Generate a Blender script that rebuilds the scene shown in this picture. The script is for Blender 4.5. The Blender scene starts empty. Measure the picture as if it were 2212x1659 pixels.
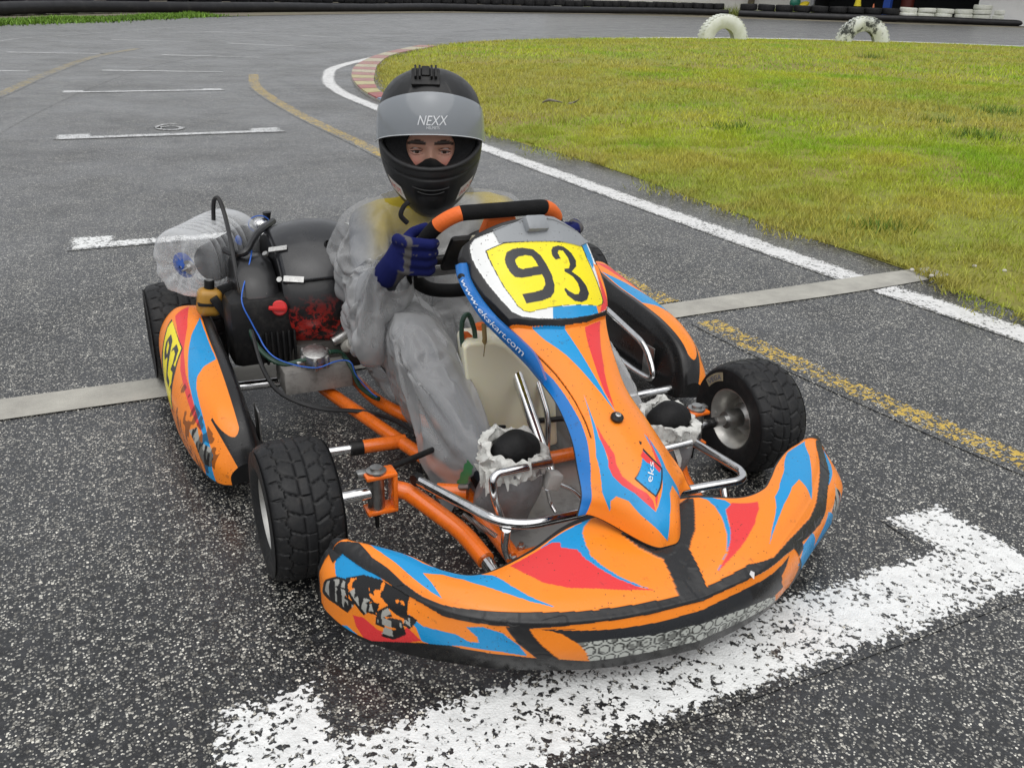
import bpy, bmesh, math, random
import numpy as np
from mathutils import Vector, Matrix
random.seed(7); RNG = np.random.default_rng(7)
SC = bpy.context.scene
COL = SC.collection
# ------------------------------------------------------------------ camera
W_, H_ = 2212.0, 1659.0
F_ = 1914.851
FW = np.array([0.39975717, 0.82321162, -0.40313376])
RT = np.array([0.90445611, -0.42566961, 0.02764999])
UP = np.array([0.14884, 0.37567008, 0.91472326])
CAM = np.array([-0.80146882, -1.46264181, 1.03033242])
cd = bpy.data.cameras.new('camera'); cam = bpy.data.objects.new('camera', cd); COL.objects.link(cam)
cd.sensor_fit = 'HORIZONTAL'; cd.sensor_width = 36.0; cd.lens = F_ / W_ * 36.0
cd.clip_start = 0.05; cd.clip_end = 1500.0
cam.matrix_world = Matrix(((RT[0], UP[0], -FW[0], CAM[0]), (RT[1], UP[1], -FW[1], CAM[1]), (RT[2], UP[2], -FW[2], CAM[2]), (0, 0, 0, 1)))
SC.camera = cam
# ------------------------------------------------------------------ sky, sun, exposure
SUN_EL, SUN_ROT = math.radians(66), math.radians(200)
w = bpy.data.worlds.new('World'); SC.world = w; w.use_nodes = True
nt = w.node_tree; nt.nodes.clear()
sky = nt.nodes.new('ShaderNodeTexSky'); sky.sky_type = 'NISHITA'; sky.sun_disc = False
sky.sun_elevation = SUN_EL; sky.sun_rotation = SUN_ROT; sky.dust_density = 6.0; sky.air_density = 1.0; sky.ozone_density = 1.0
hs = nt.nodes.new('ShaderNodeHueSaturation'); hs.inputs['Saturation'].default_value = 0.10
mixw = nt.nodes.new('ShaderNodeMix'); mixw.data_type = 'RGBA'; mixw.inputs[0].default_value = 0.55
mixw.inputs[7].default_value = (9.6, 9.9, 10.4, 1)      # even cloud layer
bg = nt.nodes.new('ShaderNodeBackground'); bg.inputs['Strength'].default_value = 0.085
out = nt.nodes.new('ShaderNodeOutputWorld')
nt.links.new(sky.outputs[0], hs.inputs['Color']); nt.links.new(hs.outputs[0], mixw.inputs[6])
nt.links.new(mixw.outputs[2], bg.inputs['Color']); nt.links.new(bg.outputs[0], out.inputs[0])
sl = bpy.data.lights.new('sun', 'SUN'); sl.energy = 1.5; sl.angle = math.radians(90); sl.color = (1.0, 0.97, 0.93)
so = bpy.data.objects.new('sun', sl); COL.objects.link(so)
so.rotation_euler = (math.radians(24), 0, math.radians(-20))
SC.view_settings.view_transform = 'Standard'; SC.view_settings.look = 'None'
SC.view_settings.gamma = 1.0; SC.view_settings.use_curve_mapping = False
SC.view_settings.exposure = 0.1
SC.cycles.max_bounces = 8; SC.cycles.transparent_max_bounces = 16
SC.cycles.use_denoising = True
# ------------------------------------------------------------------ helpers
def P(px, py, **k):                                  # a point on the sight line through (px, py) at a given x, y, z or distance
    v = FW + RT * (px - W_ / 2) / F_ - UP * (py - H_ / 2) / F_
    a, val = list(k.items())[0]
    t = val / np.linalg.norm(v) if a == 'd' else (val - CAM['xyz'.index(a)]) / v['xyz'.index(a)]
    return CAM + t * v
def catmull(pts, n):
    p = np.asarray(pts, float); m = len(p)
    t = np.linspace(0, m - 1, n); i = np.clip(t.astype(int), 0, m - 2); a = (t - i)[:, None]
    p0 = p[np.clip(i - 1, 0, m - 1)]; p1 = p[i]; p2 = p[i + 1]; p3 = p[np.clip(i + 2, 0, m - 1)]
    return 0.5 * (2 * p1 + (p2 - p0) * a + (2 * p0 - 5 * p1 + 4 * p2 - p3) * a ** 2 + (3 * p1 - p0 - 3 * p2 + p3) * a ** 3)
def _h(ix, iy, iz, s):
    h = (ix * 374761393 + iy * 668265263 + iz * 2147483647 + s * 1274126177) & 0xffffffff
    h = ((h ^ (h >> 13)) * 1274126177) & 0xffffffff
    return ((h ^ (h >> 16)) & 0xffff) / 65535.0
def vnoise(p, seed=0):                               # smooth value noise, 0..1
    p = np.asarray(p, float); i = np.floor(p).astype(np.int64); f = p - i; f = f * f * (3 - 2 * f)
    r = 0
    for dx in (0, 1):
        for dy in (0, 1):
            for dz in (0, 1):
                wgt = (f[..., 0] if dx else 1 - f[..., 0]) * (f[..., 1] if dy else 1 - f[..., 1]) * (f[..., 2] if dz else 1 - f[..., 2])
                r = r + wgt * _h(i[..., 0] + dx, i[..., 1] + dy, i[..., 2] + dz, seed)
    return r
def inpoly(x, y, poly):
    inside = np.zeros(np.shape(x), bool); n = len(poly)
    for i in range(n):
        x1, y1 = poly[i]; x2, y2 = poly[(i + 1) % n]
        if y1 == y2: continue
        c = ((y1 > y) != (y2 > y)) & (x < (x2 - x1) * (y - y1) / (y2 - y1) + x1)
        inside ^= c
    return inside
def segdist(x, y, poly, closed=True):
    d = np.full(np.shape(x), 1e9); n = len(poly)
    for i in range(n if closed else n - 1):
        x1, y1 = poly[i]; x2, y2 = poly[(i + 1) % n]
        dx, dy = x2 - x1, y2 - y1; L2 = dx * dx + dy * dy + 1e-12
        t = np.clip(((x - x1) * dx + (y - y1) * dy) / L2, 0, 1)
        d = np.minimum(d, np.hypot(x - x1 - t * dx, y - y1 - t * dy))
    return d
def setprops(o, label=None, cat=None, group=None, kind=None):
    if label: o['label'] = label
    if cat: o['category'] = cat
    if group: o['group'] = group
    if kind: o['kind'] = kind
    return o
def empty(name, loc, label=None, cat=None, group=None):
    o = bpy.data.objects.new(name, None); o.location = loc; o.empty_display_size = 0.1; COL.objects.link(o)
    return setprops(o, label, cat, group)
def link(name, me, parent=None):
    o = bpy.data.objects.new(name, me); COL.objects.link(o)
    if parent is not None: o.parent = parent
    return o
def mesh_np(name, v, f, mat, smooth=True, sharp=40, col=None, attrs=None):
    me = bpy.data.meshes.new(name); v = np.asarray(v, np.float32)
    if isinstance(f, np.ndarray):
        k = f.shape[1]; me.vertices.add(len(v)); me.vertices.foreach_set('co', v.ravel())
        me.loops.add(f.size); me.loops.foreach_set('vertex_index', f.astype(np.int32).ravel())
        me.polygons.add(len(f)); me.polygons.foreach_set('loop_start', np.arange(0, f.size, k, dtype=np.int32))
        me.update(calc_edges=True); me.validate()
    else:
        me.from_pydata(v.tolist(), [], f); me.update()
    me.polygons.foreach_set('use_smooth', [smooth] * len(me.polygons))
    if smooth and sharp: me.set_sharp_from_angle(angle=math.radians(sharp))
    if col is not None:
        c = np.ones((len(v), 4), np.float32); c[:, :3] = col
        a = me.color_attributes.new('Col', 'FLOAT_COLOR', 'POINT'); a.data.foreach_set('color', c.ravel())
    if mat is not None: me.materials.append(mat)
    return me
def gridfaces(nu, nv, cu=False, cv=False):
    U = nu if cu else nu - 1; V = nv if cv else nv - 1
    i, j = np.meshgrid(np.arange(U), np.arange(V), indexing='ij')
    i2 = (i + 1) % nu; j2 = (j + 1) % nv
    return np.stack([i * nv + j, i2 * nv + j, i2 * nv + j2, i * nv + j2], -1).reshape(-1, 4)
class MB:
    def __init__(s): s.v = []; s.f = []
    def add(s, v, f):
        o = len(s.v); s.v += [tuple(map(float, q)) for q in v]; s.f += [tuple(int(k) + o for k in q) for q in f]; return s
    def tube(s, pts, r, n=10, m=None, cap=True):
        pts = np.asarray(pts, float)
        if m: pts = catmull(pts, m)
        k = len(pts); r = np.broadcast_to(np.asarray(r, float), (k,)) if np.ndim(r) == 0 or len(np.atleast_1d(r)) == k else np.interp(np.linspace(0, 1, k), np.linspace(0, 1, len(r)), r)
        T = np.gradient(pts, axis=0); T /= np.linalg.norm(T, axis=1)[:, None] + 1e-12
        a = np.array([0, 0, 1.0]) if abs(T[0][2]) < .9 else np.array([1.0, 0, 0])
        N = np.cross(T[0], a); N /= np.linalg.norm(N); V = []
        ang = np.linspace(0, 2 * np.pi, n, endpoint=False)
        for i in range(k):
            N = N - T[i] * (N @ T[i]); N /= np.linalg.norm(N); B = np.cross(T[i], N)
            V.append(pts[i] + r[i] * (np.cos(ang)[:, None] * N + np.sin(ang)[:, None] * B))
        V = np.concatenate(V); f = gridfaces(k, n, cv=True).tolist()
        if cap: f += [list(range(n))[::-1], list(range((k - 1) * n, k * n))]
        return s.add(V, f)
    def rtube(s, pts, r, bend=.03, n=10, cap=True):     # straight runs with rounded corners
        pts = [np.asarray(p, float) for p in pts]; o = [pts[0]]
        for a, b, c in zip(pts, pts[1:], pts[2:]):
            d1 = a - b; d2 = c - b; L = min(bend, .45 * np.linalg.norm(d1), .45 * np.linalg.norm(d2))
            p = b + d1 / np.linalg.norm(d1) * L; q = b + d2 / np.linalg.norm(d2) * L
            for t in np.linspace(0, 1, 7): o.append((1 - t) ** 2 * p + 2 * t * (1 - t) * b + t * t * q)
        o.append(pts[-1]); return s.tube(o, r, n, None, cap)
    def lathe(s, prof, org, axis, n=24, closed=False):
        axis = np.asarray(axis, float); axis /= np.linalg.norm(axis); org = np.asarray(org, float)
        a = np.array([0, 0, 1.0]) if abs(axis[2]) < .9 else np.array([1.0, 0, 0])
        N = np.cross(axis, a); N /= np.linalg.norm(N); B = np.cross(axis, N)
        ang = np.linspace(0, 2 * np.pi, n, endpoint=False)
        V = np.concatenate([org + h * axis + r * (np.cos(ang)[:, None] * N + np.sin(ang)[:, None] * B) for r, h in prof])
        return s.add(V, gridfaces(len(prof), n, cu=closed, cv=True).tolist())
    def box(s, c, size, rot=None, bev=0.0, seg=2):
        bm = bmesh.new(); bmesh.ops.create_cube(bm, size=1.0)
        for v in bm.verts: v.co = Vector((v.co.x * size[0], v.co.y * size[1], v.co.z * size[2]))
        if bev: bmesh.ops.bevel(bm, geom=bm.edges[:], offset=bev, segments=seg, affect='EDGES', profile=.5)
        M = rot if rot is not None else Matrix.Identity(3)
        bm.verts.index_update(); V = [tuple((M @ v.co) + Vector(c)) for v in bm.verts]; Fc = [[v.index for v in f.verts] for f in bm.faces]
        bm.free(); return s.add(V, Fc)
    def ball(s, c, r, n=14, m=9, M=None):
        r = np.broadcast_to(np.asarray(r, float), (3,)); V = []
        for i in range(m + 1):
            ph = np.pi * i / m
            for j in range(n):
                t = 2 * np.pi * j / n; p = np.array([np.sin(ph) * np.cos(t), np.sin(ph) * np.sin(t), np.cos(ph)]) * r
                V.append((np.asarray(M) @ p if M is not None else p) + np.asarray(c, float))
        return s.add(V, gridfaces(m + 1, n, cv=True).tolist())
    def capsule(s, p0, r0, p1, r1, n=16):
        p0 = np.asarray(p0, float); p1 = np.asarray(p1, float); d = p1 - p0; L = np.linalg.norm(d) + 1e-9; pr = []
        for t in np.linspace(-np.pi / 2 + .02, 0, 6): pr.append((r0 * np.cos(t), r0 * np.sin(t)))
        for t in np.linspace(0, np.pi / 2 - .02, 6): pr.append((r1 * np.cos(t), L + r1 * np.sin(t)))
        k = len(s.v); s.lathe(pr, p0, d, n); m = len(pr)
        s.f += [tuple(k + i for i in range(n))[::-1], tuple(k + (m - 1) * n + i for i in range(n))]; return s
    def sheet(s, poly, z):                               # flat n-gon
        return s.add([(x, y, z) for x, y in poly], [list(range(len(poly)))])
    def slab(s, poly, z0, z1):
        n = len(poly); v = [(x, y, z0) for x, y in poly] + [(x, y, z1) for x, y in poly]
        return s.add(v, [list(range(n))[::-1], list(range(n, 2 * n))] + [[i, (i + 1) % n, (i + 1) % n + n, i + n] for i in range(n)])
    def mesh(s, name, mat, smooth=True, sharp=40):
        me = bpy.data.meshes.new(name); me.from_pydata(s.v, [], s.f); me.update()
        bm = bmesh.new(); bm.from_mesh(me); bmesh.ops.remove_doubles(bm, verts=bm.verts, dist=1e-6)
        bmesh.ops.recalc_face_normals(bm, faces=bm.faces); bm.to_mesh(me); bm.free()
        me.polygons.foreach_set('use_smooth', [smooth] * len(me.polygons))
        if smooth: me.set_sharp_from_angle(angle=math.radians(sharp))
        if mat is not None: me.materials.append(mat)
        return me
    def build(s, name, mat, parent=None, smooth=True, sharp=40):
        return link(name, s.mesh(name, mat, smooth, sharp), parent)
def evaluated(me, mods):                                 # apply modifiers to a mesh and give back the result
    o = bpy.data.objects.new('tmp', me); COL.objects.link(o)
    for t, kw in mods:
        md = o.modifiers.new(t, t)
        for k, v in kw.items(): setattr(md, k, v)
    dg = bpy.context.evaluated_depsgraph_get(); dg.update()
    r = bpy.data.meshes.new_from_object(o.evaluated_get(dg)); bpy.data.objects.remove(o); return r
def getv(me):
    v = np.empty(len(me.vertices) * 3); me.vertices.foreach_get('co', v); n = np.empty(len(v)); me.vertices.foreach_get('normal', n)
    return v.reshape(-1, 3), n.reshape(-1, 3)
def putv(me, v): me.vertices.foreach_set('co', np.asarray(v, np.float32).ravel()); me.update()
def setcol(me, c):
    a = me.color_attributes.get('Col') or me.color_attributes.new('Col', 'FLOAT_COLOR', 'POINT')
    q = np.ones((len(me.vertices), 4), np.float32); q[:, :3] = c; a.data.foreach_set('color', q.ravel())
# ------------------------------------------------------------------ materials
class NT:
    def __init__(s, name):
        s.m = bpy.data.materials.new(name); s.m.use_nodes = True; s.t = s.m.node_tree; s.b = s.t.nodes['Principled BSDF']; s.o = s.t.nodes['Material Output']
        s._c = None
    def n(s, t, **kw):
        x = s.t.nodes.new('ShaderNode' + t)
        for k, v in kw.items(): setattr(x, k, v)
        return x
    def l(s, a, b): s.t.links.new(a, b)
    def co(s):
        if s._c is None: s._c = s.n('TexCoord').outputs['Object']
        return s._c
    def noise(s, scale, detail=3, rough=.55, vec=None, dist=0):
        x = s.n('TexNoise'); x.inputs['Scale'].default_value = scale; x.inputs['Detail'].default_value = detail; x.inputs['Roughness'].default_value = rough; x.inputs['Distortion'].default_value = dist
        s.l(vec or s.co(), x.inputs['Vector']); return x.outputs['Fac']
    def vor(s, scale, feature='F1', rnd=1.0, vec=None):
        x = s.n('TexVoronoi', feature=feature); x.inputs['Scale'].default_value = scale; x.inputs['Randomness'].default_value = rnd
        s.l(vec or s.co(), x.inputs['Vector']); return x
    def ramp(s, fac, stops, interp='LINEAR'):
        x = s.n('ValToRGB'); x.color_ramp.interpolation = interp; e = x.color_ramp.elements
        while len(e) < len(stops): e.new(.5)
        for a, (p, c) in zip(e, stops): a.position = p; a.color = (*(c if hasattr(c, '__len__') else (c, c, c)), 1)[:4]
        s.l(fac, x.inputs['Fac']); return x.outputs['Color']
    def mix(s, f, a, b, mode='MIX'):
        x = s.n('Mix', data_type='RGBA', blend_type=mode)
        for sock, v in ((x.inputs[0], f), (x.inputs[6], a), (x.inputs[7], b)):
            if hasattr(v, 'is_linked'): s.l(v, sock)
            else: sock.default_value = v if not hasattr(v, '__len__') else (*v, 1)[:4]
        return x.outputs[2]
    def math(s, op, a, b=0.0, clamp=False):
        x = s.n('Math', operation=op, use_clamp=clamp)
        for sock, v in ((x.inputs[0], a), (x.inputs[1], b)):
            if hasattr(v, 'is_linked'): s.l(v, sock)
            else: sock.default_value = v
        return x.outputs[0]
    def bump(s, h, strength=.3, dist=.01, normal=None):
        x = s.n('Bump'); x.inputs['Strength'].default_value = strength; x.inputs['Distance'].default_value = dist; s.l(h, x.inputs['Height'])
        if normal: s.l(normal, x.inputs['Normal'])
        s.l(x.outputs[0], s.b.inputs['Normal']); return x.outputs[0]
    def set(s, **kw):
        for k, v in kw.items():
            i = s.b.inputs[{'color': 'Base Color', 'rough': 'Roughness', 'metal': 'Metallic', 'spec': 'Specular IOR Level', 'coat': 'Coat Weight', 'coatrough': 'Coat Roughness', 'alpha': 'Alpha', 'trans': 'Transmission Weight', 'ior': 'IOR', 'sss': 'Subsurface Weight', 'emit': 'Emission Color', 'emits': 'Emission Strength', 'sheen': 'Sheen Weight'}[k]]
            if hasattr(v, 'is_linked'): s.l(v, i)
            else: i.default_value = v if not hasattr(v, '__len__') else (*v, 1)[:4]
        return s
def simple(name, c, rough=.5, metal=0., var=.12, scale=14., bump=0., bscale=60., spec=.5, coat=0., dirt=0., dirtc=(.03, .027, .024)):
    s = NT(name); n = s.noise(scale, 5, .6)
    col = s.mix(n, tuple(x * (1 - var) for x in c), tuple(min(1, x * (1 + var)) for x in c))
    if dirt:
        d = s.ramp(s.noise(scale * 1.7, 8, .7), [(.5, 0.), (.72, dirt)]); col = s.mix(d, col, dirtc)
    s.set(color=col, metal=metal, spec=spec, coat=coat)
    r = s.ramp(s.noise(scale * 2.3, 4), [(.3, max(0., rough - .08)), (.7, min(1., rough + .1))]); s.set(rough=r)
    if bump: s.bump(s.noise(bscale, 4), bump, .004)
    return s.m
# ================================================================== ground
def asphalt_nodes(s, dark=(.0125, .013, .014), tone=1.0):
    co = s.co()
    wob = s.n('VectorMath', operation='ADD'); nz = s.n('TexNoise'); nz.inputs['Scale'].default_value = 60; s.l(co, nz.inputs['Vector'])
    sc = s.n('VectorMath', operation='SCALE'); sc.inputs['Scale'].default_value = .006; s.l(nz.outputs['Color'], sc.inputs[0])
    s.l(co, wob.inputs[0]); s.l(sc.outputs[0], wob.inputs[1]); v = wob.outputs[0]
    a = s.vor(250, vec=v); b = s.vor(150, vec=v)
    sepa = s.n('SeparateColor'); s.l(a.outputs['Color'], sepa.inputs[0]); sepb = s.n('SeparateColor'); s.l(b.outputs['Color'], sepb.inputs[0])
    patch = s.ramp(s.noise(5, 4, .6), [(.32, 0.), (.68, .26)])
    ma = s.math('GREATER_THAN', s.math('ADD', sepa.outputs[0], patch), .725)
    ma = s.math('MULTIPLY', ma, s.math('LESS_THAN', a.outputs['Distance'], .50))
    mb = s.math('MULTIPLY', s.math('GREATER_THAN', s.math('ADD', sepb.outputs[0], patch), .90), s.math('LESS_THAN', b.outputs['Distance'], .42))
    stone = s.ramp(sepa.outputs[1], [(0., (.05, .049, .045)), (.40, (.16, .157, .142)), (.72, (.36, .35, .31)), (1., (.62, .60, .53))])
    stone2 = s.ramp(sepb.outputs[1], [(0., (.06, .057, .05)), (.6, (.17, .162, .14)), (1., (.50, .48, .42))])
    base = s.mix(s.noise(210, 2), tuple(x * .5 for x in dark), tuple(x * 1.9 for x in dark))
    base = s.mix(s.ramp(s.noise(1.1, 4), [(.35, 0.), (.7, .5)]), base, tuple(x * 1.6 for x in dark))
    c = s.mix(ma, base, stone); c = s.mix(mb, c, stone2)
    gm = s.ramp(s.noise(48, 3, .6), [(.34, .45), (.66, 1.75)]); gl = s.ramp(s.noise(15, 4, .65), [(.3, .75), (.7, 1.3)]); c = s.mix(1.0, c, s.mix(1.0, gm, gl, 'MULTIPLY'), 'MULTIPLY')
    c = s.mix(1.0, c, (tone, tone, tone), 'MULTIPLY')
    h = s.math('ADD', s.math('MULTIPLY', s.math('SUBTRACT', 1.0, a.outputs['Distance']), .5), s.math('MULTIPLY', s.noise(75, 3), 1.0))
    r = s.ramp(s.noise(2.0, 5, .6), [(.3, .26), (.7, .42)])
    return c, h, r
def asphalt_mat(name, tone=1.0, dark=(.0125, .013, .014)):
    s = NT(name); c, h, r = asphalt_nodes(s, dark, tone); s.set(color=c, rough=r, spec=.5, coat=s.ramp(s.noise(.9, 5, .6), [(.35, .10), (.65, .50)]), coatrough=.22); s.bump(h, .42, .005); return s.m
def paint_mat(name, col, wear=.45):                       # paint worn off the stone tops and thinned towards its border
    s = NT(name); c, h, r = asphalt_nodes(s); e = s.n('Attribute', attribute_name='edge')
    wob = s.n('VectorMath', operation='ADD'); nz = s.n('TexNoise'); nz.inputs['Scale'].default_value = 70; s.l(s.co(), nz.inputs['Vector']); sc = s.n('VectorMath', operation='SCALE'); sc.inputs['Scale'].default_value = .016; s.l(nz.outputs['Color'], sc.inputs[0]); s.l(s.co(), wob.inputs[0]); s.l(sc.outputs[0], wob.inputs[1])
    cell = s.vor(120, vec=wob.outputs[0]); sp = s.n('SeparateColor'); s.l(cell.outputs['Color'], sp.inputs[0])
    chip = s.math('ADD', s.math('MULTIPLY', sp.outputs[0], .34), s.math('ADD', s.math('MULTIPLY', s.noise(150, 2, .6), .36), s.math('MULTIPLY', s.noise(7, 5, .65), .46)))
    ed = s.math('MULTIPLY', s.math('SUBTRACT', s.math('MINIMUM', s.math('MULTIPLY', e.outputs['Fac'], 55.0), 1.0), 1.0), .17)
    m = s.ramp(s.math('ADD', chip, ed), [(wear - .02, 0.), (wear + .03, 1.)])
    pc = s.mix(s.ramp(s.noise(26, 6, .7), [(.45, 0.), (.8, .6)]), col, tuple(x * .5 for x in col))
    s.set(color=s.mix(m, c, pc), rough=s.mix(m, r, (.5, .5, .5)), spec=s.mix(m, (.5, .5, .5), (.3, .3, .3)), coat=s.math('MULTIPLY', s.ramp(s.noise(.9, 5, .6), [(.35, .10), (.65, .50)]), s.math('SUBTRACT', 1.0, s.math('MULTIPLY', m, .7))), coatrough=.22); s.bump(s.math('ADD', h, s.math('MULTIPLY', m, .35)), .42, .005); return s.m
def edge_attr(o, vals):
    a = o.data.attributes.new('edge', 'FLOAT', 'POINT'); a.data.foreach_set('value', np.asarray(vals, np.float32)); return o
M_ASPH = asphalt_mat('wet_asphalt'); M_ASPH2 = asphalt_mat('paler_asphalt', 1.0, (.021, .0213, .022))
M_WHITE = paint_mat('worn_white_paint', (.80, .81, .80), .462); M_FADED = paint_mat('faded_white_paint', (.66, .67, .67), .49)
M_YEL = paint_mat('worn_yellow_paint', (.60, .41, .07), .62); M_YELF = paint_mat('faded_yellow_paint', (.45, .33, .09), .66)
M_EDGE = paint_mat('edge_line_paint', (.74, .74, .73), .43)
gs = NT('dry_ground'); gc = gs.ramp(gs.noise(.6, 8, .7), [(.3, (.10, .085, .06)), (.55, (.16, .14, .10)), (.75, (.09, .11, .035))])
gs.set(color=gc, rough=.95); gs.bump(gs.noise(30, 6), .5, .02); M_DIRT = gs.m
s_ = NT('concrete'); s_.set(color=s_.mix(s_.ramp(s_.noise(7, 8, .7), [(.35, 0.), (.7, 1.)]), (.31, .30, .27), (.45, .44, .39)), rough=.8); s_.bump(s_.noise(160, 4), .3, .003); M_CONC = s_.m
ground = MB().sheet([(-400, -400), (400, -400), (400, 400), (-400, 400)], -.03).build('ground', M_DIRT); ground['kind'] = 'structure'
road_out = [(-14, -12), (45, -12), (58, 24), (52.5, 33.5), (45, 38.6), (40, 42), (31, 48), (22, 49), (12.5, 42), (5, 33.5), (-.5, 27), (-4.5, 24), (-14, 23)]
track = MB().sheet(road_out, 0.).build('asphalt_track', M_ASPH); track['kind'] = 'structure'
def strip(name, pts, wd, z, mat, parent=track, n=None, taper=None):
    p = np.asarray(pts, float)
    if n: p = catmull(p, n)
    T = np.gradient(p, axis=0); T /= np.linalg.norm(T, axis=1)[:, None]; N = np.stack([-T[:, 1], T[:, 0]], 1)
    wd = np.broadcast_to(np.asarray(wd, float), (len(p),)) if np.ndim(wd) == 0 else np.interp(np.linspace(0, 1, len(p)), np.linspace(0, 1, len(wd)), wd)
    rows = []; ea = []
    for k_ in (-.62, -.5, -.38, 0., .38, .5, .62): rows.append(np.c_[p + N * (wd * k_)[:, None], np.full(len(p), z)]); ea.append(wd * (.5 - abs(k_)))
    v = np.stack(rows, 1).reshape(-1, 3); ea = np.stack(ea, 1).ravel()
    return edge_attr(link(name, mesh_np(name, v, gridfaces(len(p), 7), mat, True, None), parent), ea)
# paler, older lane on the outside of the seam
seam = [(-1.9, -4), (-1.75, 2), (-1.32, 6.04), (-.32, 10.26), (.77, 13.1), (3.17, 16.5), (7.2, 21.), (12.1, 26.), (17, 29.4), (22.2, 30.2), (28, 26), (31.2, 22.2), (38, 12)]
sm = catmull(seam, 90); outer = catmull([(-3.6, -4), (-3.4, 4), (-2.9, 11), (-1.82, 17.5), (-.68, 19.75), (2.83, 25.6), (6.64, 31.2), (13.3, 38.3), (23.8, 40.1), (30.7, 37.9), (38, 35.6), (44.3, 31.9), (50, 26)], 90)
MB().add(np.concatenate([np.c_[sm, np.full(90, .0012)], np.c_[outer, np.full(90, .0012)]]), [[i, i + 1, i + 91, i + 90] for i in range(89)]).build('outer_asphalt_lane', M_ASPH2, track)
strip('outer_edge_line', outer, [.05, .05, .06, .08], .004, M_FADED, n=160)
inner_line = [(2.16, -1.6), (2.05, .3), (1.985, 1.0), (1.93, 2.05), (1.85, 4.35), (1.79, 6.75), (1.84, 8.6), (2.17, 10.25), (2.87, 12.05), (5.35, 15.85), (8.4, 18.1), (12, 19.9), (16, 21.), (20.5, 20.3), (24.6, 17.8), (30, 12)]
strip('edge_line', [p for p in inner_line[:2]] + [(1.995, .945)], .135, .0018, M_EDGE, n=30)
strip('edge_line', [(1.98, 1.085)] + inner_line[3:10], [.135, .135, .14, .16], .0018, M_EDGE, n=120)
strip('edge_line', inner_line[9:], [.16, .5, .5, .5], .0035, M_EDGE, n=80)
strip('yellow_line', [(1.33, -.9), (1.20, -.27), (1.105, .5), (1.085, .88)], .115, .0018, M_YEL, n=30)
strip('yellow_line', [(1.075, 1.1), (1.06, 1.6), (1.05, 3.2), (1.045, 4.76), (.985, 6.75), (1.04, 8.9), (1.3, 10.6)], [.115, .12, .13, .14], .0018, M_YEL, n=60)
strip('yellow_line', [(-2.0, 5.5), (-1.6, 8), (-1.43, 8.75), (-1.05, 10.9), (-.46, 13.6), (.3, 15.6)], [.13, .16], .003, M_YELF, n=50)
strip('concrete_strip', [(-6, 1.06), (-2.4, .985), (-1.1, .98), (-.2, .975), (.6, .985), (1.05, 1.015), (1.7, 1.02), (2.1, 1.03), (2.42, 1.04)], [.115, .115, .11, .115, .11, .11, .12, .12, .10], .003, M_CONC, n=140)
def bracket(name, x0, x1, yi, yo, ret, wr, mat, z=.0015, ang=0., org=None):
    poly = [(x0, yo), (x1, yo), (x1, yi + ret), (x1 - wr, yi + ret), (x1 - wr, yi), (x0 + wr, yi), (x0 + wr, yi + ret), (x0, yi + ret)]
    st = .02; gx_, gy_ = np.meshgrid(np.arange(x0 - .02, x1 + .021, st), np.arange(min(yo, yi) - .02, yi + ret + .021, st), indexing='ij')
    d_ = segdist(gx_, gy_, poly); d_ = np.where(inpoly(gx_, gy_, poly), d_, -d_); F4 = gridfaces(*gx_.shape); F4 = F4[(d_.ravel()[F4] > -.018).any(1)]
    return edge_attr(link(name, mesh_np(name, np.stack([gx_, gy_, np.full(gx_.shape, z)], -1).reshape(-1, 3), F4, mat, True, None), track), d_.ravel())
bracket('grid_box_line', -.745, .832, -.458, -.622, .128, .15, M_WHITE)
bracket('grid_box_line', -.90, .66, 2.665, 2.575, .10, .16, M_WHITE, .0018)
bracket('grid_box_line', -.95, .63, 5.77, 5.67, .12, .22, M_FADED, .003)
bracket('grid_box_line', -.89, .66, 8.86, 8.76, .10, .2, M_FADED, .003)
for a, b in [((220, 151), (482, 155)), ((350, 118), (560, 124)), ((490, 93), (660, 101)), ((15, 112), (225, 116)), ((-40, 152), (65, 153)), ((240, 86), (415, 90)), ((440, 68), (580, 73)), ((650, 77), (735, 81))]:
    p = P(*a, z=.01); q = P(*b, z=.01); strip('grid_box_line', [p[:2], (p[:2] + q[:2]) / 2, q[:2]], [.13, .11, .07], .003, M_FADED)
# worn number painted beside the second grid line
d6 = P(371, 282, z=.0)[:2]
pts6 = [(d6[0] + .085 * math.cos(t), d6[1] + .10 + .10 * math.sin(t)) for t in np.linspace(-math.pi, math.pi, 26)] + [(d6[0] - .09, d6[1] + .22), (d6[0] - .03, d6[1] + .31), (d6[0] + .06, d6[1] + .31)]
strip('painted_six', pts6, .035, .004, M_FADED)
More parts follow.
